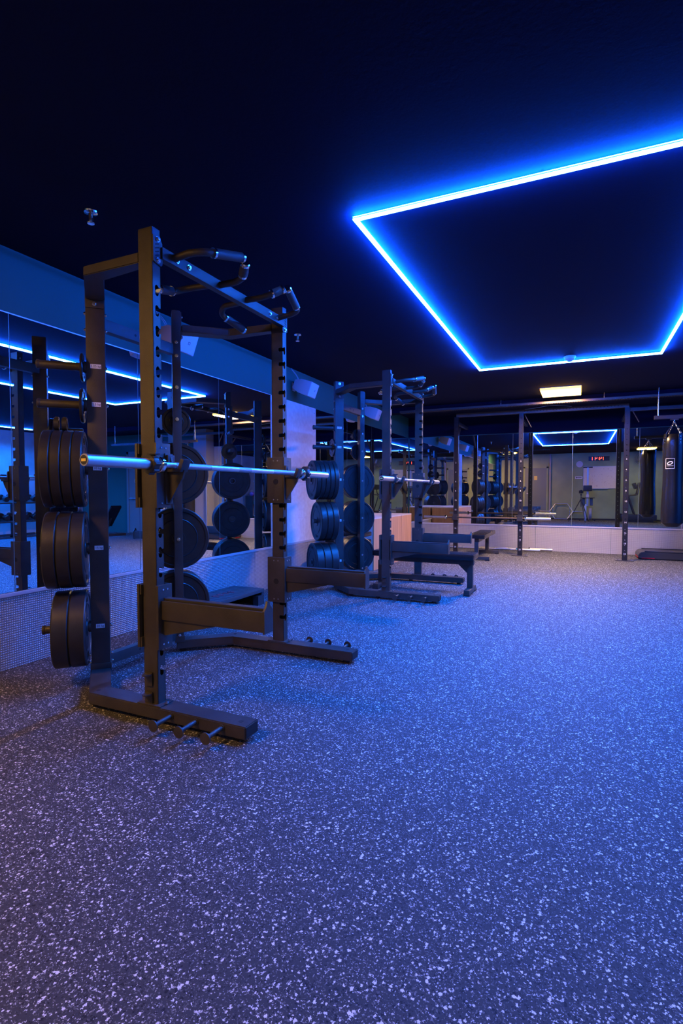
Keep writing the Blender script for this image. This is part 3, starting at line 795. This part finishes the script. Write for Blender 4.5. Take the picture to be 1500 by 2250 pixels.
# ------------------------------------------------------------------ wall speakers
def speaker(y, lab):
    t = thing('wall_speaker', lab, 'speaker', (XL, y, 2.375), 0, 'white speakers above the mirrors')
    obj('wall_bracket', MB().bb(0, .012, -.03, .03, -.05, .05).cyl((.01, 0, 0), (.09, 0, 0), .012), 'white', t)
    R = Matrix.Rotation(math.radians(6), 3, 'Z') @ Matrix.Rotation(math.radians(20), 3, 'Y')
    def tr(v): return R @ Vector(v) + Vector((.10, 0, 0))
    g = MB(); W_, H_, D_ = .120, .085, .18
    prof = [(-D_ * .35, .62), (D_ * .2, .95), (D_ * .75, 1.0), (D_, 1.0)]
    rings = []
    for xx, sc_ in prof:
        rings.append([g.bm.verts.new(tr((xx, a * W_ * sc_, b_ * H_ * sc_))) for a, b_ in ((-1, -1), (1, -1), (1, 1), (-1, 1))])
    for a, b_ in zip(rings, rings[1:]):
        for i in range(4): g._f([a[i], a[(i + 1) % 4], b_[(i + 1) % 4], b_[i]])
    g._f(rings[0]); g._f(rings[-1])
    bmesh.ops.bevel(g.bm, geom=list(g.bm.edges), offset=.004, segments=2, affect='EDGES')
    cab = obj('cabinet', g, 'white', t)
    g = MB(); N = 8; a_ = []; 
    for i in range(N + 1):
        u = -1 + 2 * i / N
        bulge = .016 * (1 - u * u)
        a_.append([g.bm.verts.new(tr((D_ + .001 + bulge, u * (W_ - .004), zz_ * (H_ - .004)))) for zz_ in (-1, 1)])
    for p_, q_ in zip(a_, a_[1:]): g._f([p_[0], q_[0], q_[1], p_[1]])
    back = [g.bm.verts.new(tr((D_, u * (W_ - .004), v * (H_ - .004)))) for u, v in ((-1, -1), (1, -1), (1, 1), (-1, 1))]
    g._f([p_[0] for p_ in a_] ); g._f([p_[1] for p_ in a_])
    obj('front_grille', g, 'grille', t)
    g = MB(); o_ = tr((D_ + .0175, 0, 0)); xa = R @ Vector((0, 1, 0)); ya_ = R @ Vector((0, 0, 1))
    for (u0, u1, v0, v1) in ((-.012, .012, .008, .011), (-.012, .012, -.011, -.008), (-.012, -.009, -.011, .011), (.009, .012, -.011, .011)):
        g.prism([(u0, v0), (u1, v0), (u1, v1), (u0, v1)], o_, xa, ya_, .001)
    obj('square_badge', g, 'ink', t, False)
    g = MB(); g.tube([(.09, -.02, .06), (.06, -.03, .13), (.012, -.05, .19), (.006, -.05, .213)], .003, seg=8); g.tube([(.09, .0, .06), (.05, .0, .14), (.008, -.03, .2)], .003, seg=8)
    obj('cable', g, 'white', t)
speaker(3.40, 'white wall speaker seen through the nearest rack, above the mirrors')
speaker(5.62, 'white wall speaker above the plywood panel')
speaker(7.85, 'white wall speaker farthest along the left wall, beyond the farther storage posts')

# ------------------------------------------------------------------ ceiling fittings
for (x, y, lab) in ((-2.40, 2.04, 'chrome sprinkler head on the dark ceiling above the nearest rack'), (-2.47, 4.41, 'small sprinkler head on the ceiling beyond the nearest rack')):
    t = thing('sprinkler_head', lab, 'sprinkler', (x, y, ZC), 0, 'ceiling sprinkler heads')
    obj('escutcheon', MB().lathe([(.012, 0), (.036, 0), (.034, -.006), (.014, -.012)], (0, 0, 0), (0, 0, 1), 24), 'chrome', t)
    obj('stem', MB().cyl((0, 0, -.045), (0, 0, 0), .010), 'brass', t)
    obj('deflector', MB().lathe([(0, -.06), (.018, -.062), (.02, -.058), (0, -.055)], (0, 0, 0), (0, 0, 1), 16).cyl((-.011, 0, -.06), (-.011, 0, -.035), .002, seg=6).cyl((.011, 0, -.06), (.011, 0, -.035), .002, seg=6), 'chrome', t)
t = thing('smoke_detector', 'round white smoke detector on the ceiling inside the blue frame', 'smoke detector', (-.131, 6.36, ZC))
obj('base_plate', MB().lathe([(0, 0), (.062, 0), (.062, -.012), (0, -.012)], (0, 0, 0), (0, 0, 1), 32), 'white', t)
obj('sensor_dome', MB().lathe([(.055, -.012), (.052, -.03), (.034, -.042), (.02, -.055), (0, -.058)], (0, 0, 0), (0, 0, 1), 32), 'white', t)
t = thing('cable_tray', 'perforated metal cable tray running under the ceiling before the rig', 'cable tray', (-.6, 8.86, 2.47))
g = MB()
g.bb(-2.3, 2.6, -.05, -.047, 0, .035); g.bb(-2.3, 2.6, .047, .05, 0, .035)
for k in range(140): g.bb(-2.3 + k * .035, -2.3 + k * .035 + .022, -.05, .05, 0, .002)
g.bb(-2.3, 2.6, -.012, .012, 0, .002)
obj('channel', g, 'darksteel', t, False)
for x in (-2, -.6, .9, 2.3): obj('hanger_rod', MB().cyl((x, 0, .002), (x, 0, .12), .004, seg=8), 'zinc', t)
t = thing('service_pipe', 'thin dark pipe running along the ceiling over the nearest rack', 'pipe', (-1.6, 1.0, ZC - .03))
obj('pipe', MB().cyl((-1.3, 0, 0), (.6, 0, 0), .012), 'plastic', t)
for x in (-1.1, -.3, .4): obj('pipe_clip', MB().bb(x - .008, x + .008, -.016, .016, -.014, .03), 'zinc', t, False)

# ------------------------------------------------------------------ the rig at the far wall
t = thing('training_rig', 'tall black perforated training rig standing before the far mirror', 'training rig', (-.93, 9.40, 0))
def perf_post(x, y, top, marks):
    g = MB(); W_ = .036
    for s in (-1, 1):
        yy = y + s * (W_ - .0015)
        g.bb(x - W_, x - .0075, yy - .0015, yy + .0015, .01, top); g.bb(x + .0075, x + W_, yy - .0015, yy + .0015, .01, top)
        z = .01; zc = .08
        while zc < top - .05:
            g.bb(x - .0075, x + .0075, yy - .0015, yy + .0015, z, zc - .0075); z = zc + .0075; zc += .0835
        g.bb(x - .0075, x + .0075, yy - .0015, yy + .0015, z, top)
        g.bb(x + s * W_ - .0015, x + s * W_ + .0015, y - W_, y + W_, .01, top)
    o = obj('rig_post', g, 'rigp', t, False)
    obj('foot_plate', MB().bb(x - .13, x + .13, y - .06, y + .06, 0, .010, bev=.002), 'powder', o)
    for q in (-1, 1): obj('anchor_bolt', MB().cyl((x + q * .095, y, .01), (x + q * .095, y, .028), .009, seg=6), 'zinc', o)
    if marks:
        g = MB()
        for k in range(10):
            zc = 1.612 - k * .167
            g.text(str(2 * k + 2), .036, frame_m((x + .0, y - W_ - .0006, zc), (1, 0, 0), (0, 0, 1)), .0004)
        obj('height_numbers', g, 'sticker', o, False)
    return o
for x, y, mk in ((-1.10, 0, True), (0, 0, True), (1.58, 0, True)): perf_post(x, y, 2.42, mk)
g = MB(); g.bb(-1.10, 1.60, -.036, .036, 2.42, 2.48)
tb = obj('top_beam', g, 'darksteel', t, False)
g = MB()
for k in range(30): g.box((.05 + k * .05, -.0365, 2.45), (.014, .0012, .014))
obj('beam_holes', g, 'inner', tb, False)
for x in (-1.10, 0, 1.58):
    b_ = obj('wall_tie', MB().bb(x - .025, x + .025, .036, .945, 2.30, 2.35, bev=.002), 'powder', t)
    obj('diagonal_brace', MB().beam((x, .04, 2.02), (x, .34, 2.29), .03, .012), 'powder', b_)
obj('top_beam', MB().bb(1.62, 3.4, -.03, .03, 2.36, 2.41, bev=.002), 'powder', t)
for x in (0, 1.58):
    obj('side_strut', MB().beam((x + .05, -.03, 2.40), (x + .16, -.03, 2.18), .02, .012), 'powder', t)
obj('loose_cable', MB().tube([(.05, -.02, 2.485), (.25, -.02, 2.50), (.45, -.02, 2.53), (.70, -.02, 2.50), (.78, -.02, 2.485)], .005, seg=8, fillet=.1), 'white', t)
for x in (-1.10, 0):
    g = MB(); g.bb(x - .045, x + .045, -.05, -.037, .58, .70); g.bb(x - .045, x - .03, -.11, -.037, .60, .625); g.bb(x + .03, x + .045, -.11, -.037, .60, .625); g.bb(x - .045, x + .045, -.12, -.105, .60, .66)
    obj('j_cup', g, 'plastic', t, False)
barbell('barbell', 'barbell lying low across the far rig at bench height', (-1.515, 9.322, .643), 0, 'barbells by the far wall', 2.15, 'darksteel', 'satin')
t2 = barbell('barbell', 'barbell lying on the floor at the foot of the far mirror, nearest the wall', (-1.52, 10.20, .038), 0, 'barbells on the floor by the far wall', 2.15)
t2 = barbell('barbell', 'barbell on the floor at the foot of the far mirror, in front of the other', (-1.72, 10.02, .038), math.radians(1.5), 'barbells on the floor by the far wall', 2.15)

# ------------------------------------------------------------------ heavy bag
t = thing('punching_bag', 'large black punching bag hanging by chains at the right edge', 'punching bag', (1.20, 8.80, 2.14))
g = MB(); prof = []
for i in range(25):
    u = i / 24; z = -1.545 + 1.32 * u
    r = .138 + .006 * math.sin(u * 9) - .010 * u
    if u < .06: r *= math.sqrt(max(0.0, 1 - (1 - u / .06) ** 2)) * .45 + .55
    if u > .95: r *= 1 - .25 * (u - .95) / .05
    prof.append((r, z))
prof = [(0, -1.55)] + prof + [(0, -.22)]
g.lathe(prof, (0, 0, 0), (0, 0, 1), 40)
bag = obj('bag_body', g, 'leather', t)
for k in range(4):
    a = k * PI / 2 + .5
    c = Vector((.128 * math.cos(a), .128 * math.sin(a), 0))
    g = MB(); g.box((c.x * 1.02, c.y * 1.02, -.305), (.006, .055, .17), rz=a, bev=.002); st = obj('webbing_strap', g, 'leather', t)
    g = MB()
    for q in range(3): g.lathe([(0, 0), (.006, 0), (.004, .003), (0, .003)], (c.x * 1.045, c.y * 1.045, -.265 - q * .04), (c.x, c.y, 0), 10)
    obj('rivets', g, 'zinc', st)
    p0 = Vector((c.x, c.y, -.225)); p1 = Vector((0, 0, -.045)); N = 7
    g = MB()
    for q in range(N):
        a0 = p0.lerp(p1, q / N); a1 = p0.lerp(p1, (q + 1.25) / N)
        d = (a1 - a0).normalized(); sd = d.cross(Vector((0, 0, 1)) if q % 2 else Vector((1, 0, .1))).normalized() * .007
        g.tube([a0 + sd, a1 + sd, a1 - sd, a0 - sd], .0022, seg=6, fillet=.007, closed=True)
    obj('chain', g, 'zinc', t)
obj('swivel', MB().cyl((0, 0, -.06), (0, 0, -.02), .008).sphere((0, 0, -.05), .016), 'zinc', t)
obj('ceiling_mount', MB().box((0, 0, -.01), (.10, .06, .02)), 'powder', t)
g = MB()
def quad(g, u0, u1, v0, v1, m):
    g._f([g.bm.verts.new(m @ Vector((u, v, 0))) for u, v in ((u0, v0), (u1, v0), (u1, v1), (u0, v1))])
for (u0, u1, v0, v1) in ((-.058, .058, .068, .073), (-.058, .058, -.073, -.068), (-.058, -.053, -.073, .073), (.053, .058, -.073, .073), (-.038, .045, -.035, -.029)):
    nn = 6
    for i in range(nn):
        ua, ub = u0 + (u1 - u0) * i / nn, u0 + (u1 - u0) * (i + 1) / nn
        vs = []
        for u, v in ((ua, v0), (ub, v0), (ub, v1), (ua, v1)):
            th_ = -PI / 2 - .42 + u / .145; vs.append(g.bm.verts.new((.1465 * math.cos(th_), .1465 * math.sin(th_), -.645 + v)))
        g._f(vs)
ri = []
for i in range(24):
    a = 2 * PI * i / 24
    row = []
    for k_ in (1.0, .62):
        u = .036 * math.cos(a) * k_ + .012 * math.sin(a); v = .006 + .026 * math.sin(a) * k_
        th_ = -PI / 2 - .42 + u / .145; row.append(g.bm.verts.new((.1468 * math.cos(th_), .1468 * math.sin(th_), -.645 + v)))
    ri.append(row)
for i in range(24): g._f([ri[i][0], ri[(i + 1) % 24][0], ri[(i + 1) % 24][1], ri[i][1]])
obj('printed_badge', g, 'sticker', bag, False)
t = thing('bag_rail', 'black steel rail under the ceiling that carries the punching bag', 'ceiling rail', (1.2, 8.80, 2.14))
obj('rail', MB().bb(-.25, 2.2, -.03, .03, 0, .05, bev=.003), 'powder', t)
for x in (-.2, 1.0, 2.1): obj('drop_rod', MB().cyl((x, 0, .05), (x, 0, ZC - 2.14), .008), 'zinc', t)

# ------------------------------------------------------------------ low treadmill deck at the far right
t = thing('walking_pad', 'flat low black walking treadmill lying along the far wall', 'treadmill', (1.62, 9.98, 0))
g = MB(); g.prism([(-.75, .03), (-.72, 0.01), (.75, .01), (.75, .125), (-.66, .125), (-.72, .11), (-.75, .07)], (0, .27, 0), (1, 0, 0), (0, 0, 1), .54)
bmesh.ops.bevel(g.bm, geom=list(g.bm.edges), offset=.008, segments=2, affect='EDGES')
bd = obj('deck', g, 'plastic', t)
obj('running_belt', MB().bb(-.62, .74, -.20, .20, .124, .130), 'rubber', t)
obj('side_rail', MB().bb(-.66, .75, -.268, -.21, .125, .14, bev=.004), 'redtrim', t) if False else obj('side_rail', MB().bb(-.66, .75, -.268, -.21, .125, .14, bev=.004), 'plastic', t)
obj('side_rail', MB().bb(-.66, .75, .21, .268, .125, .14, bev=.004), 'plastic', t)
g = MB(); g.bb(-.70, -.52, -.276, -.271, .018, .03); g.bb(-.755, -.735, -.2, .2, .02, .032); obj('red_accent', g, 'red', bd, False)
for x in (-.62, .6):
    for y in (-.2, .2): obj('foot', MB().cyl((x, y, 0), (x, y, .012), .025), 'rubber', t)

# ------------------------------------------------------------------ the blue-lit end wall right of the mirrors
struct('door_1', MB().bb(3.55, 4.50, YB - .03, YB - .001, 0.01, 2.08), 'door')
d1 = bpy.data.objects['door_1']
obj('push_bar', MB().cyl((3.62, YB - .09, .92), (4.43, YB - .09, .92), .016).cyl((3.64, YB - .09, .92), (3.64, YB - .03, .92), .02).cyl((4.41, YB - .09, .92), (4.41, YB - .03, .92), .02), 'satin', d1)
obj('door_frame', MB().bb(3.48, 3.55, YB - .045, YB - .001, 0, 2.15).bb(4.50, 4.57, YB - .045, YB - .001, 0, 2.15).bb(3.48, 4.57, YB - .045, YB - .001, 2.08, 2.15), 'door', d1, False)
obj('door_closer', MB().bb(4.05, 4.3, YB - .08, YB - .03, 1.95, 2.0), 'satin', d1, False)
t = thing('exit_sign', 'small glowing green exit light box above the door', 'exit sign', (2.9, YB - .03, 2.33))
obj('housing', MB().bb(-.16, .16, 0, .028, -.075, .075), 'white', t, False); obj('lit_face', MB().bb(-.15, .15, -.004, 0, -.065, .065), 'exitg', t, False)
t = thing('fire_extinguisher', 'red fire extinguisher hanging on the wall beside the door', 'fire extinguisher', (3.25, YB - .10, .42))
obj('cylinder', MB().lathe([(0, 0), (.07, 0), (.078, .015), (.078, .44), (.06, .49), (.025, .52), (0, .52)], (0, 0, 0), (0, 0, 1), 28), 'red', t)
obj('valve', MB().cyl((0, 0, .52), (0, 0, .57), .02).box((0, -.03, .58), (.02, .12, .015)), 'plastic', t)
obj('hose', MB().tube([(0, -.02, .55), (-.09, -.03, .5), (-.1, -.03, .2), (-.09, -.03, .1)], .010), 'plastic', t)
obj('wall_hook', MB().bb(-.03, .03, .07, .098, .38, .48), 'zinc', t, False)
obj('printed_label', MB().lathe([(.0786, .18), (.0786, .36)], (0, 0, 0), (0, 0, 1), 28), 'sticker', t)
t = thing('round_wall_sign', 'small round blue and white sign above the extinguisher', 'sign', (3.25, YB - .006, 1.62))
obj('disc', MB().cyl((0, .005, 0), (0, 0, 0), .07, seg=32), 'bluepl', t); obj('ring', MB().lathe([(.055, 0), (.07, 0), (.07, .002), (.055, .002)], (0, 0, 0), (0, -1, 0), 32), 'sticker', t)
t = thing('low_black_case', 'low open black storage case on the floor by the door', 'storage case', (3.05, 9.75, 0))
g = MB(); g.bb(-.22, .22, -.15, .15, 0, .02).bb(-.22, .22, -.15, -.135, .02, .2).bb(-.22, .22, .135, .15, .02, .2).bb(-.22, -.205, -.135, .135, .02, .2).bb(.205, .22, -.135, .135, .02, .2); obj('case_body', g, 'plastic', t, False)
g = MB(); g.bb(-.225, .225, -.155, -.148, .195, .205).bb(-.225, .225, .148, .155, .195, .205); obj('metal_edge', g, 'rail', t, False)
t = thing('incline_bench', 'black incline bench standing in front of the blue door', 'bench', (4.55, 9.65, 0), 0.3)
obj('back_pad', MB().box((-.22, 0, .48), (.75, .26, .06), rot=Matrix.Rotation(math.radians(42), 3, 'Y'), bev=.015), 'leather', t)
obj('frame', MB().beam((-.5, 0, .03), (.55, 0, .03), .06, .06).beam((.1, 0, .06), (-.2, 0, .45), .05, .05), 'powder', t)
obj('foot_bar', MB().bb(-.53, -.47, -.22, .22, 0, .06).bb(.5, .56, -.22, .22, 0, .06), 'powder', t, False)
obj('seat_pad', MB().box((.26, 0, .30), (.34, .26, .06), bev=.015), 'leather', t)
obj('seat_post', MB().bb(.23, .29, -.025, .025, .06, .27), 'powder', t)
t = thing('lit_doorway_panel', 'glowing yellow panel standing in for a lit doorway by the grey pillar', 'glowing panel', (2.48, YB - .03, 1.02))  # added glowing panel in place of a yellow-lit doorway
obj('housing', MB().bb(-.20, .20, 0, .028, -.22, .22), 'plastic', t, False); obj('glowing_face', MB().bb(-.19, .19, -.004, 0, -.21, .21), 'yel', t, False)
t = thing('steel_pole', 'slender bright steel pole standing before the grey pillar', 'pole', (1.62, 9.92, 0))
obj('pole', MB().cyl((0, 0, .02), (0, 0, 1.55), .017), 'satin', t); obj('base', MB().cyl((0, 0, 0), (0, 0, .02), .14, seg=28), 'powder', t)
# ------------------------------------------------------------------ dumbbell rack on the right wall
t = thing('dumbbell_rack', 'black two-tier dumbbell rack along the right wall', 'rack', (5.85, 8.15, 0))
for y in (-1.15, 0, 1.15):
    obj('upright', MB().bb(.12, .18, y - .03, y + .03, 0, 1.45, bev=.003), 'powder', t)
    obj('foot', MB().bb(-.30, .22, y - .03, y + .03, 0, .05, bev=.003), 'powder', t)
for z in (.42, .86): obj('tier', MB().box((-.05, 0, z), (.34, 2.4, .03), rot=Matrix.Rotation(math.radians(-12), 3, 'Y')), 'powder', t, False)
def dumbbell_proto():
    d = thing('dumbbell', 'x', 'dumbbell', (0, 0, 0), 0, 'dumbbells on the rack by the right wall')
    obj('handle', MB().cyl((-.07, 0, 0), (.07, 0, 0), .016), 'chrome', d)
    for s in (-1, 1): obj('head', MB().lathe([(0, .06), (.06, .06), (.066, .068), (.066, .15), (.06, .158), (0, .158)], (0, 0, 0), (s, 0, 0), 8 * 2), 'rubber', d)
    return d
dp = None
for ti, z in enumerate((.42, .86)):
    for k in range(10):
        o = dp if False else (dumbbell_proto() if dp is None else copy_tree(dp))
        if dp is None: dp = o
        o.location = (5.80, 8.15 - 1.03 + k * .228, z + .093); o.rotation_euler = (0, math.radians(-12), 0)
        o['label'] = 'black round dumbbell, %s from the near end on the %s tier of the rack' % ((ORD + ['ninth', 'last'])[k], ('lower', 'upper')[ti])
# kettlebells
t = thing('kettlebell_shelf', 'dark two-shelf stand holding kettlebells at the right wall', 'shelf', (6.05, 1.55, 0))
for z in (.56, .92): obj('shelf', MB().bb(-.17, .17, -1.05, 1.05, z - .02, z, bev=.003), 'powder', t)
for y in (-1.02, 1.02): obj('side_frame', MB().bb(-.17, .17, y - .02, y + .02, 0, .90), 'powder', t, False)
kp = {}
for ti, (z, m_, cn) in enumerate(((.92, 'purple', 'purple'), (.56, 'tealv', 'teal'))):
    for k in range(8):
        if m_ not in kp:
            o = thing('kettlebell', 'x', 'kettlebell', (0, 0, 0), 0, cn + ' kettlebells on the stand')
            obj('ball', MB().lathe([(0, 0), (.055, 0), (.085, .03), (.098, .085), (.085, .14), (.05, .17), (0, .175)], (0, 0, 0), (0, 0, 1), 24), m_, o)
            obj('handle', MB().tube([(0, -.055, .14), (0, -.065, .24), (0, .065, .24), (0, .055, .14)], .014, fillet=.04), 'satin', o)
            kp[m_] = o
        else: o = copy_tree(kp[m_])
        o.location = (6.02, 1.55 - .88 + k * .25, z)
        o['label'] = '%s kettlebell, %s from the near end of the %s shelf' % (cn, ORD[k], ('upper', 'lower')[ti])

# ------------------------------------------------------------------ rear wall, seen in the mirrors
def rear_door(nm, x0, x1, sign=True):
    struct(nm, MB().bb(x0, x1, YR + .001, YR + .025, 0.01, 2.03), 'door'); d = bpy.data.objects[nm]
    obj('door_frame', MB().bb(x0 - .06, x0, YR + .001, YR + .035, 0, 2.09).bb(x1, x1 + .06, YR + .001, YR + .035, 0, 2.09).bb(x0 - .06, x1 + .06, YR + .001, YR + .035, 2.03, 2.09), 'sage', d, False)
    obj('door_handle', MB().cyl((x0 + .08, YR + .07, 1.02), (x0 + .20, YR + .07, 1.02), .010).cyl((x0 + .08, YR + .025, 1.02), (x0 + .08, YR + .075, 1.02), .012), 'satin', d)
    if sign: obj('door_sign', MB().bb((x0 + x1) / 2 - .06, (x0 + x1) / 2 + .06, YR + .025, YR + .028, 1.56, 1.72), 'yellowpaint', d, False)
rear_door('door_2', -2.05, -1.24); 
struct('trim_40', MB().bb(-1.14, -1.08, YR, YR + .05, 0, ZC), 'steelgrey')
t = thing('whiteboard', 'wide whiteboard with faint handwriting on the rear wall', 'whiteboard', (.66, YR + .012, 1.64))
obj('board', MB().bb(-.56, .56, 0, .012, -.41, .41), 'board', t, False)
g = MB(); g.bb(-.575, .575, 0, .018, .41, .425).bb(-.575, .575, 0, .018, -.425, -.41).bb(-.575, -.56, 0, .018, -.425, .425).bb(.56, .575, 0, .018, -.425, .425); obj('frame', g, 'rail', t, False)
obj('pen_tray', MB().bb(-.3, .3, 0, .06, -.44, -.428), 'rail', t, False)
t = thing('digital_clock', 'black wall clock with red digits reading 14:41 on the rear wall', 'clock', (.62, YR + .03, 2.36))
obj('housing', MB().bb(-.36, .36, -.028, .02, -.085, .085, bev=.005), 'plastic', t)
SEG = {'1': 'bc', '4': 'fgbc'}
g = MB(); 
def seg_digit(g, ch, cx, sc_):
    w_, h_, q = .032 * sc_, .055 * sc_, .0075 * sc_
    segs = {'a': (-w_, w_, 2 * h_ - 0, 0), 'b': 'r1', 'c': 'r0', 'f': 'l1', 'g': 'm'}
    def bb(u0, u1, v0, v1): g.bb(-(cx + u1), -(cx + u0), .0201, .0215, v0, v1)
    for s_ in SEG[ch]:
        if s_ == 'b': bb(w_ - q, w_ + q, .004, h_)
        if s_ == 'c': bb(w_ - q, w_ + q, -h_, -.004)
        if s_ == 'f': bb(-w_ - q, -w_ + q, .004, h_)
        if s_ == 'g': bb(-w_, w_, -q, q)
for ch, cx in (('1', -.30), ('4', -.18), ('4', -.02), ('1', .08)): seg_digit(g, ch, cx + .12, 1.0)
g.bb(-.012 + .0, .006, .0201, .0215, .018, .032); g.bb(-.012, .006, .0201, .0215, -.032, -.018)
obj('red_digits', g, 'digits', t, False)
t = thing('oval_wall_plaque', 'round pale plaque on the rear wall left of the clock', 'plaque', (-.05, YR + .006, 2.16)); obj('disc', MB().cyl((0, -.004, 0), (0, .006, 0), .12, seg=36), 'white', t)
t = thing('arrow_sign', 'narrow pale arrow sign on the rear wall below the plaque', 'sign', (-.07, YR + .004, 1.64)); obj('plate', MB().bb(-.13, .13, 0, .004, -.045, .045), 'sticker', t, False)
g = MB(); g.bb(-.08, .10, .004, .005, -.012, .012); g.prism([(-.12, 0), (-.07, .03), (-.07, -.03)], (0, .0052, 0), (1, 0, 0), (0, 0, 1), .001); obj('arrow', g, 'ink', t, False)
# fan
t = thing('wall_fan', 'round metal wall fan high on the rear wall', 'fan', (2.05, YR + .02, 2.32))
obj('wall_bracket', MB().cyl((0, -.018, 0), (0, .10, 0), .03), 'powder', t)
obj('motor', MB().cyl((0, .10, 0), (0, .19, 0), .05), 'powder', t)
g = MB()
for r_ in (.26, .20, .14, .08): g.tube([(r_ * math.cos(2 * PI * i / 24), .20, r_ * math.sin(2 * PI * i / 24)) for i in range(24)], .006, seg=6, fillet=.01, closed=True)
for k in range(24):
    a = 2 * PI * k / 24; g.cyl((.05 * math.cos(a), .205, .05 * math.sin(a)), (.26 * math.cos(a), .20, .26 * math.sin(a)), .003, seg=5)
obj('guard', g, 'brass', t)
for k in range(4):
    a = k * PI / 2 + .4; R_ = Matrix.Rotation(-a, 3, 'Y')
    g = MB(); g.box(R_ @ Vector((.13, .17, 0)), (.18, .004, .09), rot=R_ @ Matrix.Rotation(.4, 3, 'X'), bev=.001); obj('blade', g, 'brass', t)
# hex bar
t = thing('hex_bar', 'hexagonal trap bar leaning against the rear wall', 'trap bar', (-.68, YR + .16, 0))
tl = lambda x, z: (x, -.10 * z / .62 + .0, z + .018)
hexp = [(-.42, .30), (-.22, .60), (.22, .60), (.42, .30), (.22, .01), (-.22, .01)]
obj('frame', MB().tube([tl(*p) for p in hexp], .015, fillet=.02, closed=True), 'satin', t)
for s in (-1, 1):
    obj('sleeve', MB().cyl(tl(s * .42, .30), tl(s * .78, .30), .022), 'satin', t)
    obj('grip_handle', MB().cyl(tl(s * .31, .12), tl(s * .31, .48), .014), 'chrome', t)
# camera tripod (the one that took the picture), seen in the far mirror
t = thing('camera_tripod', 'black tripod with a camera, seen reflected in the far mirror', 'tripod', (.02, -.16, 0))
for a in (1.2, 3.3, 5.4):
    f = Vector((.40 * math.cos(a), .40 * math.sin(a), .01)); top = Vector((.03 * math.cos(a), .03 * math.sin(a), .78))
    lg = obj('leg', MB().cyl(f, f.lerp(top, .5), .010).cyl(f.lerp(top, .48), top, .014), 'plastic', t); obj('rubber_tip', MB().cyl(f - Vector((0, 0, .01)), f + Vector((0, 0, .02)), .014), 'rubber', lg)
obj('centre_column', MB().cyl((0, 0, .55), (0, 0, .96), .013).cyl((0, 0, .74), (0, 0, .82), .035), 'plastic', t)
obj('ball_head', MB().sphere((0, 0, .98), .028).box((0, 0, 1.015), (.06, .05, .02)), 'plastic', t)
cb = obj('camera_body', MB().box((0, 0, 1.085), (.14, .055, .10), rz=math.radians(24.5), bev=.008).box((0, 0, 1.145), (.06, .05, .03), rz=math.radians(24.5), bev=.006), 'plastic', t)
dv = Vector((-math.sin(math.radians(24.5)), math.cos(math.radians(24.5)), 0)); o_ = Vector((0, 0, 1.09))
obj('lens', MB().cyl(o_ + dv * .03, o_ + dv * .085, .034), 'plastic', cb)
# rowing machine stood on end
t = thing('rowing_machine', 'rowing machine stored upright on its end near the rear wall', 'rowing machine', (.24, -1.05, 0))
obj('monorail', MB().bb(-.035, .035, -.03, .03, .55, 2.0, bev=.006), 'bluelit', t)  # blue LED light on the frame is put into its colour
obj('rail_foot', MB().bb(-.16, .16, -.025, .025, 1.98, 2.03, bev=.004), 'powder', t)
obj('seat', MB().box((0, .07, 1.22), (.30, .09, .22), bev=.03), 'plastic', t)
fw = obj('flywheel_housing', MB().lathe([(0, -.06), (.20, -.06), (.235, -.04), (.235, .04), (.20, .06), (0, .06)], (.10, 0, .26), (1, 0, 0), 36), 'greyp', t)
obj('front_leg', MB().bb(-.10, -.03, -.05, .05, 0, .62, bev=.006), 'bluelit', t)
obj('handle', MB().cyl((-.24, .10, .86), (.24, .10, .86), .015), 'plastic', t)
obj('monitor', MB().box((.0, .10, .93), (.10, .04, .11), bev=.008), 'white', t)
for s in (-1, 1):
    obj('foot_stretcher', MB().box((s * .13, .06, .72), (.10, .03, .30), rot=Matrix.Rotation(math.radians(14), 3, 'X'), bev=.006), 'plastic', t)
    obj('caster', MB().cyl((s * .28, 0, .035), (s * .24, 0, .035), .035), 'rubber', t)
obj('caster_axle', MB().cyl((-.25, 0, .035), (.25, 0, .035), .012), 'powder', t)
# treadmill near the rear wall
t = thing('treadmill', 'black treadmill with side handles by the olive rear wall', 'treadmill', (1.90, -.95, 0))
obj('deck', MB().box((0, 0, .17), (1.12, .64, .20), bev=.03), 'plastic', t); obj('running_belt', MB().bb(-.50, .50, -.24, .24, .27, .275), 'rubber', t)
obj('roller', MB().cyl((-.56, -.26, .21), (-.56, .26, .21), .09, seg=28), 'rubber', t)
for s in (-1, 1):
    obj('handrail', MB().tube([(-.10, s * .30, .2), (-.34, s * .30, .95), (-.05, s * .30, .98), (.02, s * .30, 1.42)], .022, fillet=.08), 'powder', t)
    obj('foot', MB().bb(-.45, .45, s * .28 - .03, s * .28 + .03, 0, .08), 'rubber', t, False)
obj('console', MB().box((-.12, 0, 1.30), (.10, .60, .22), rot=Matrix.Rotation(math.radians(-20), 3, 'Y'), bev=.02), 'plastic', t)
for m_ in list(_txt.values()): bpy.data.meshes.remove(m_)
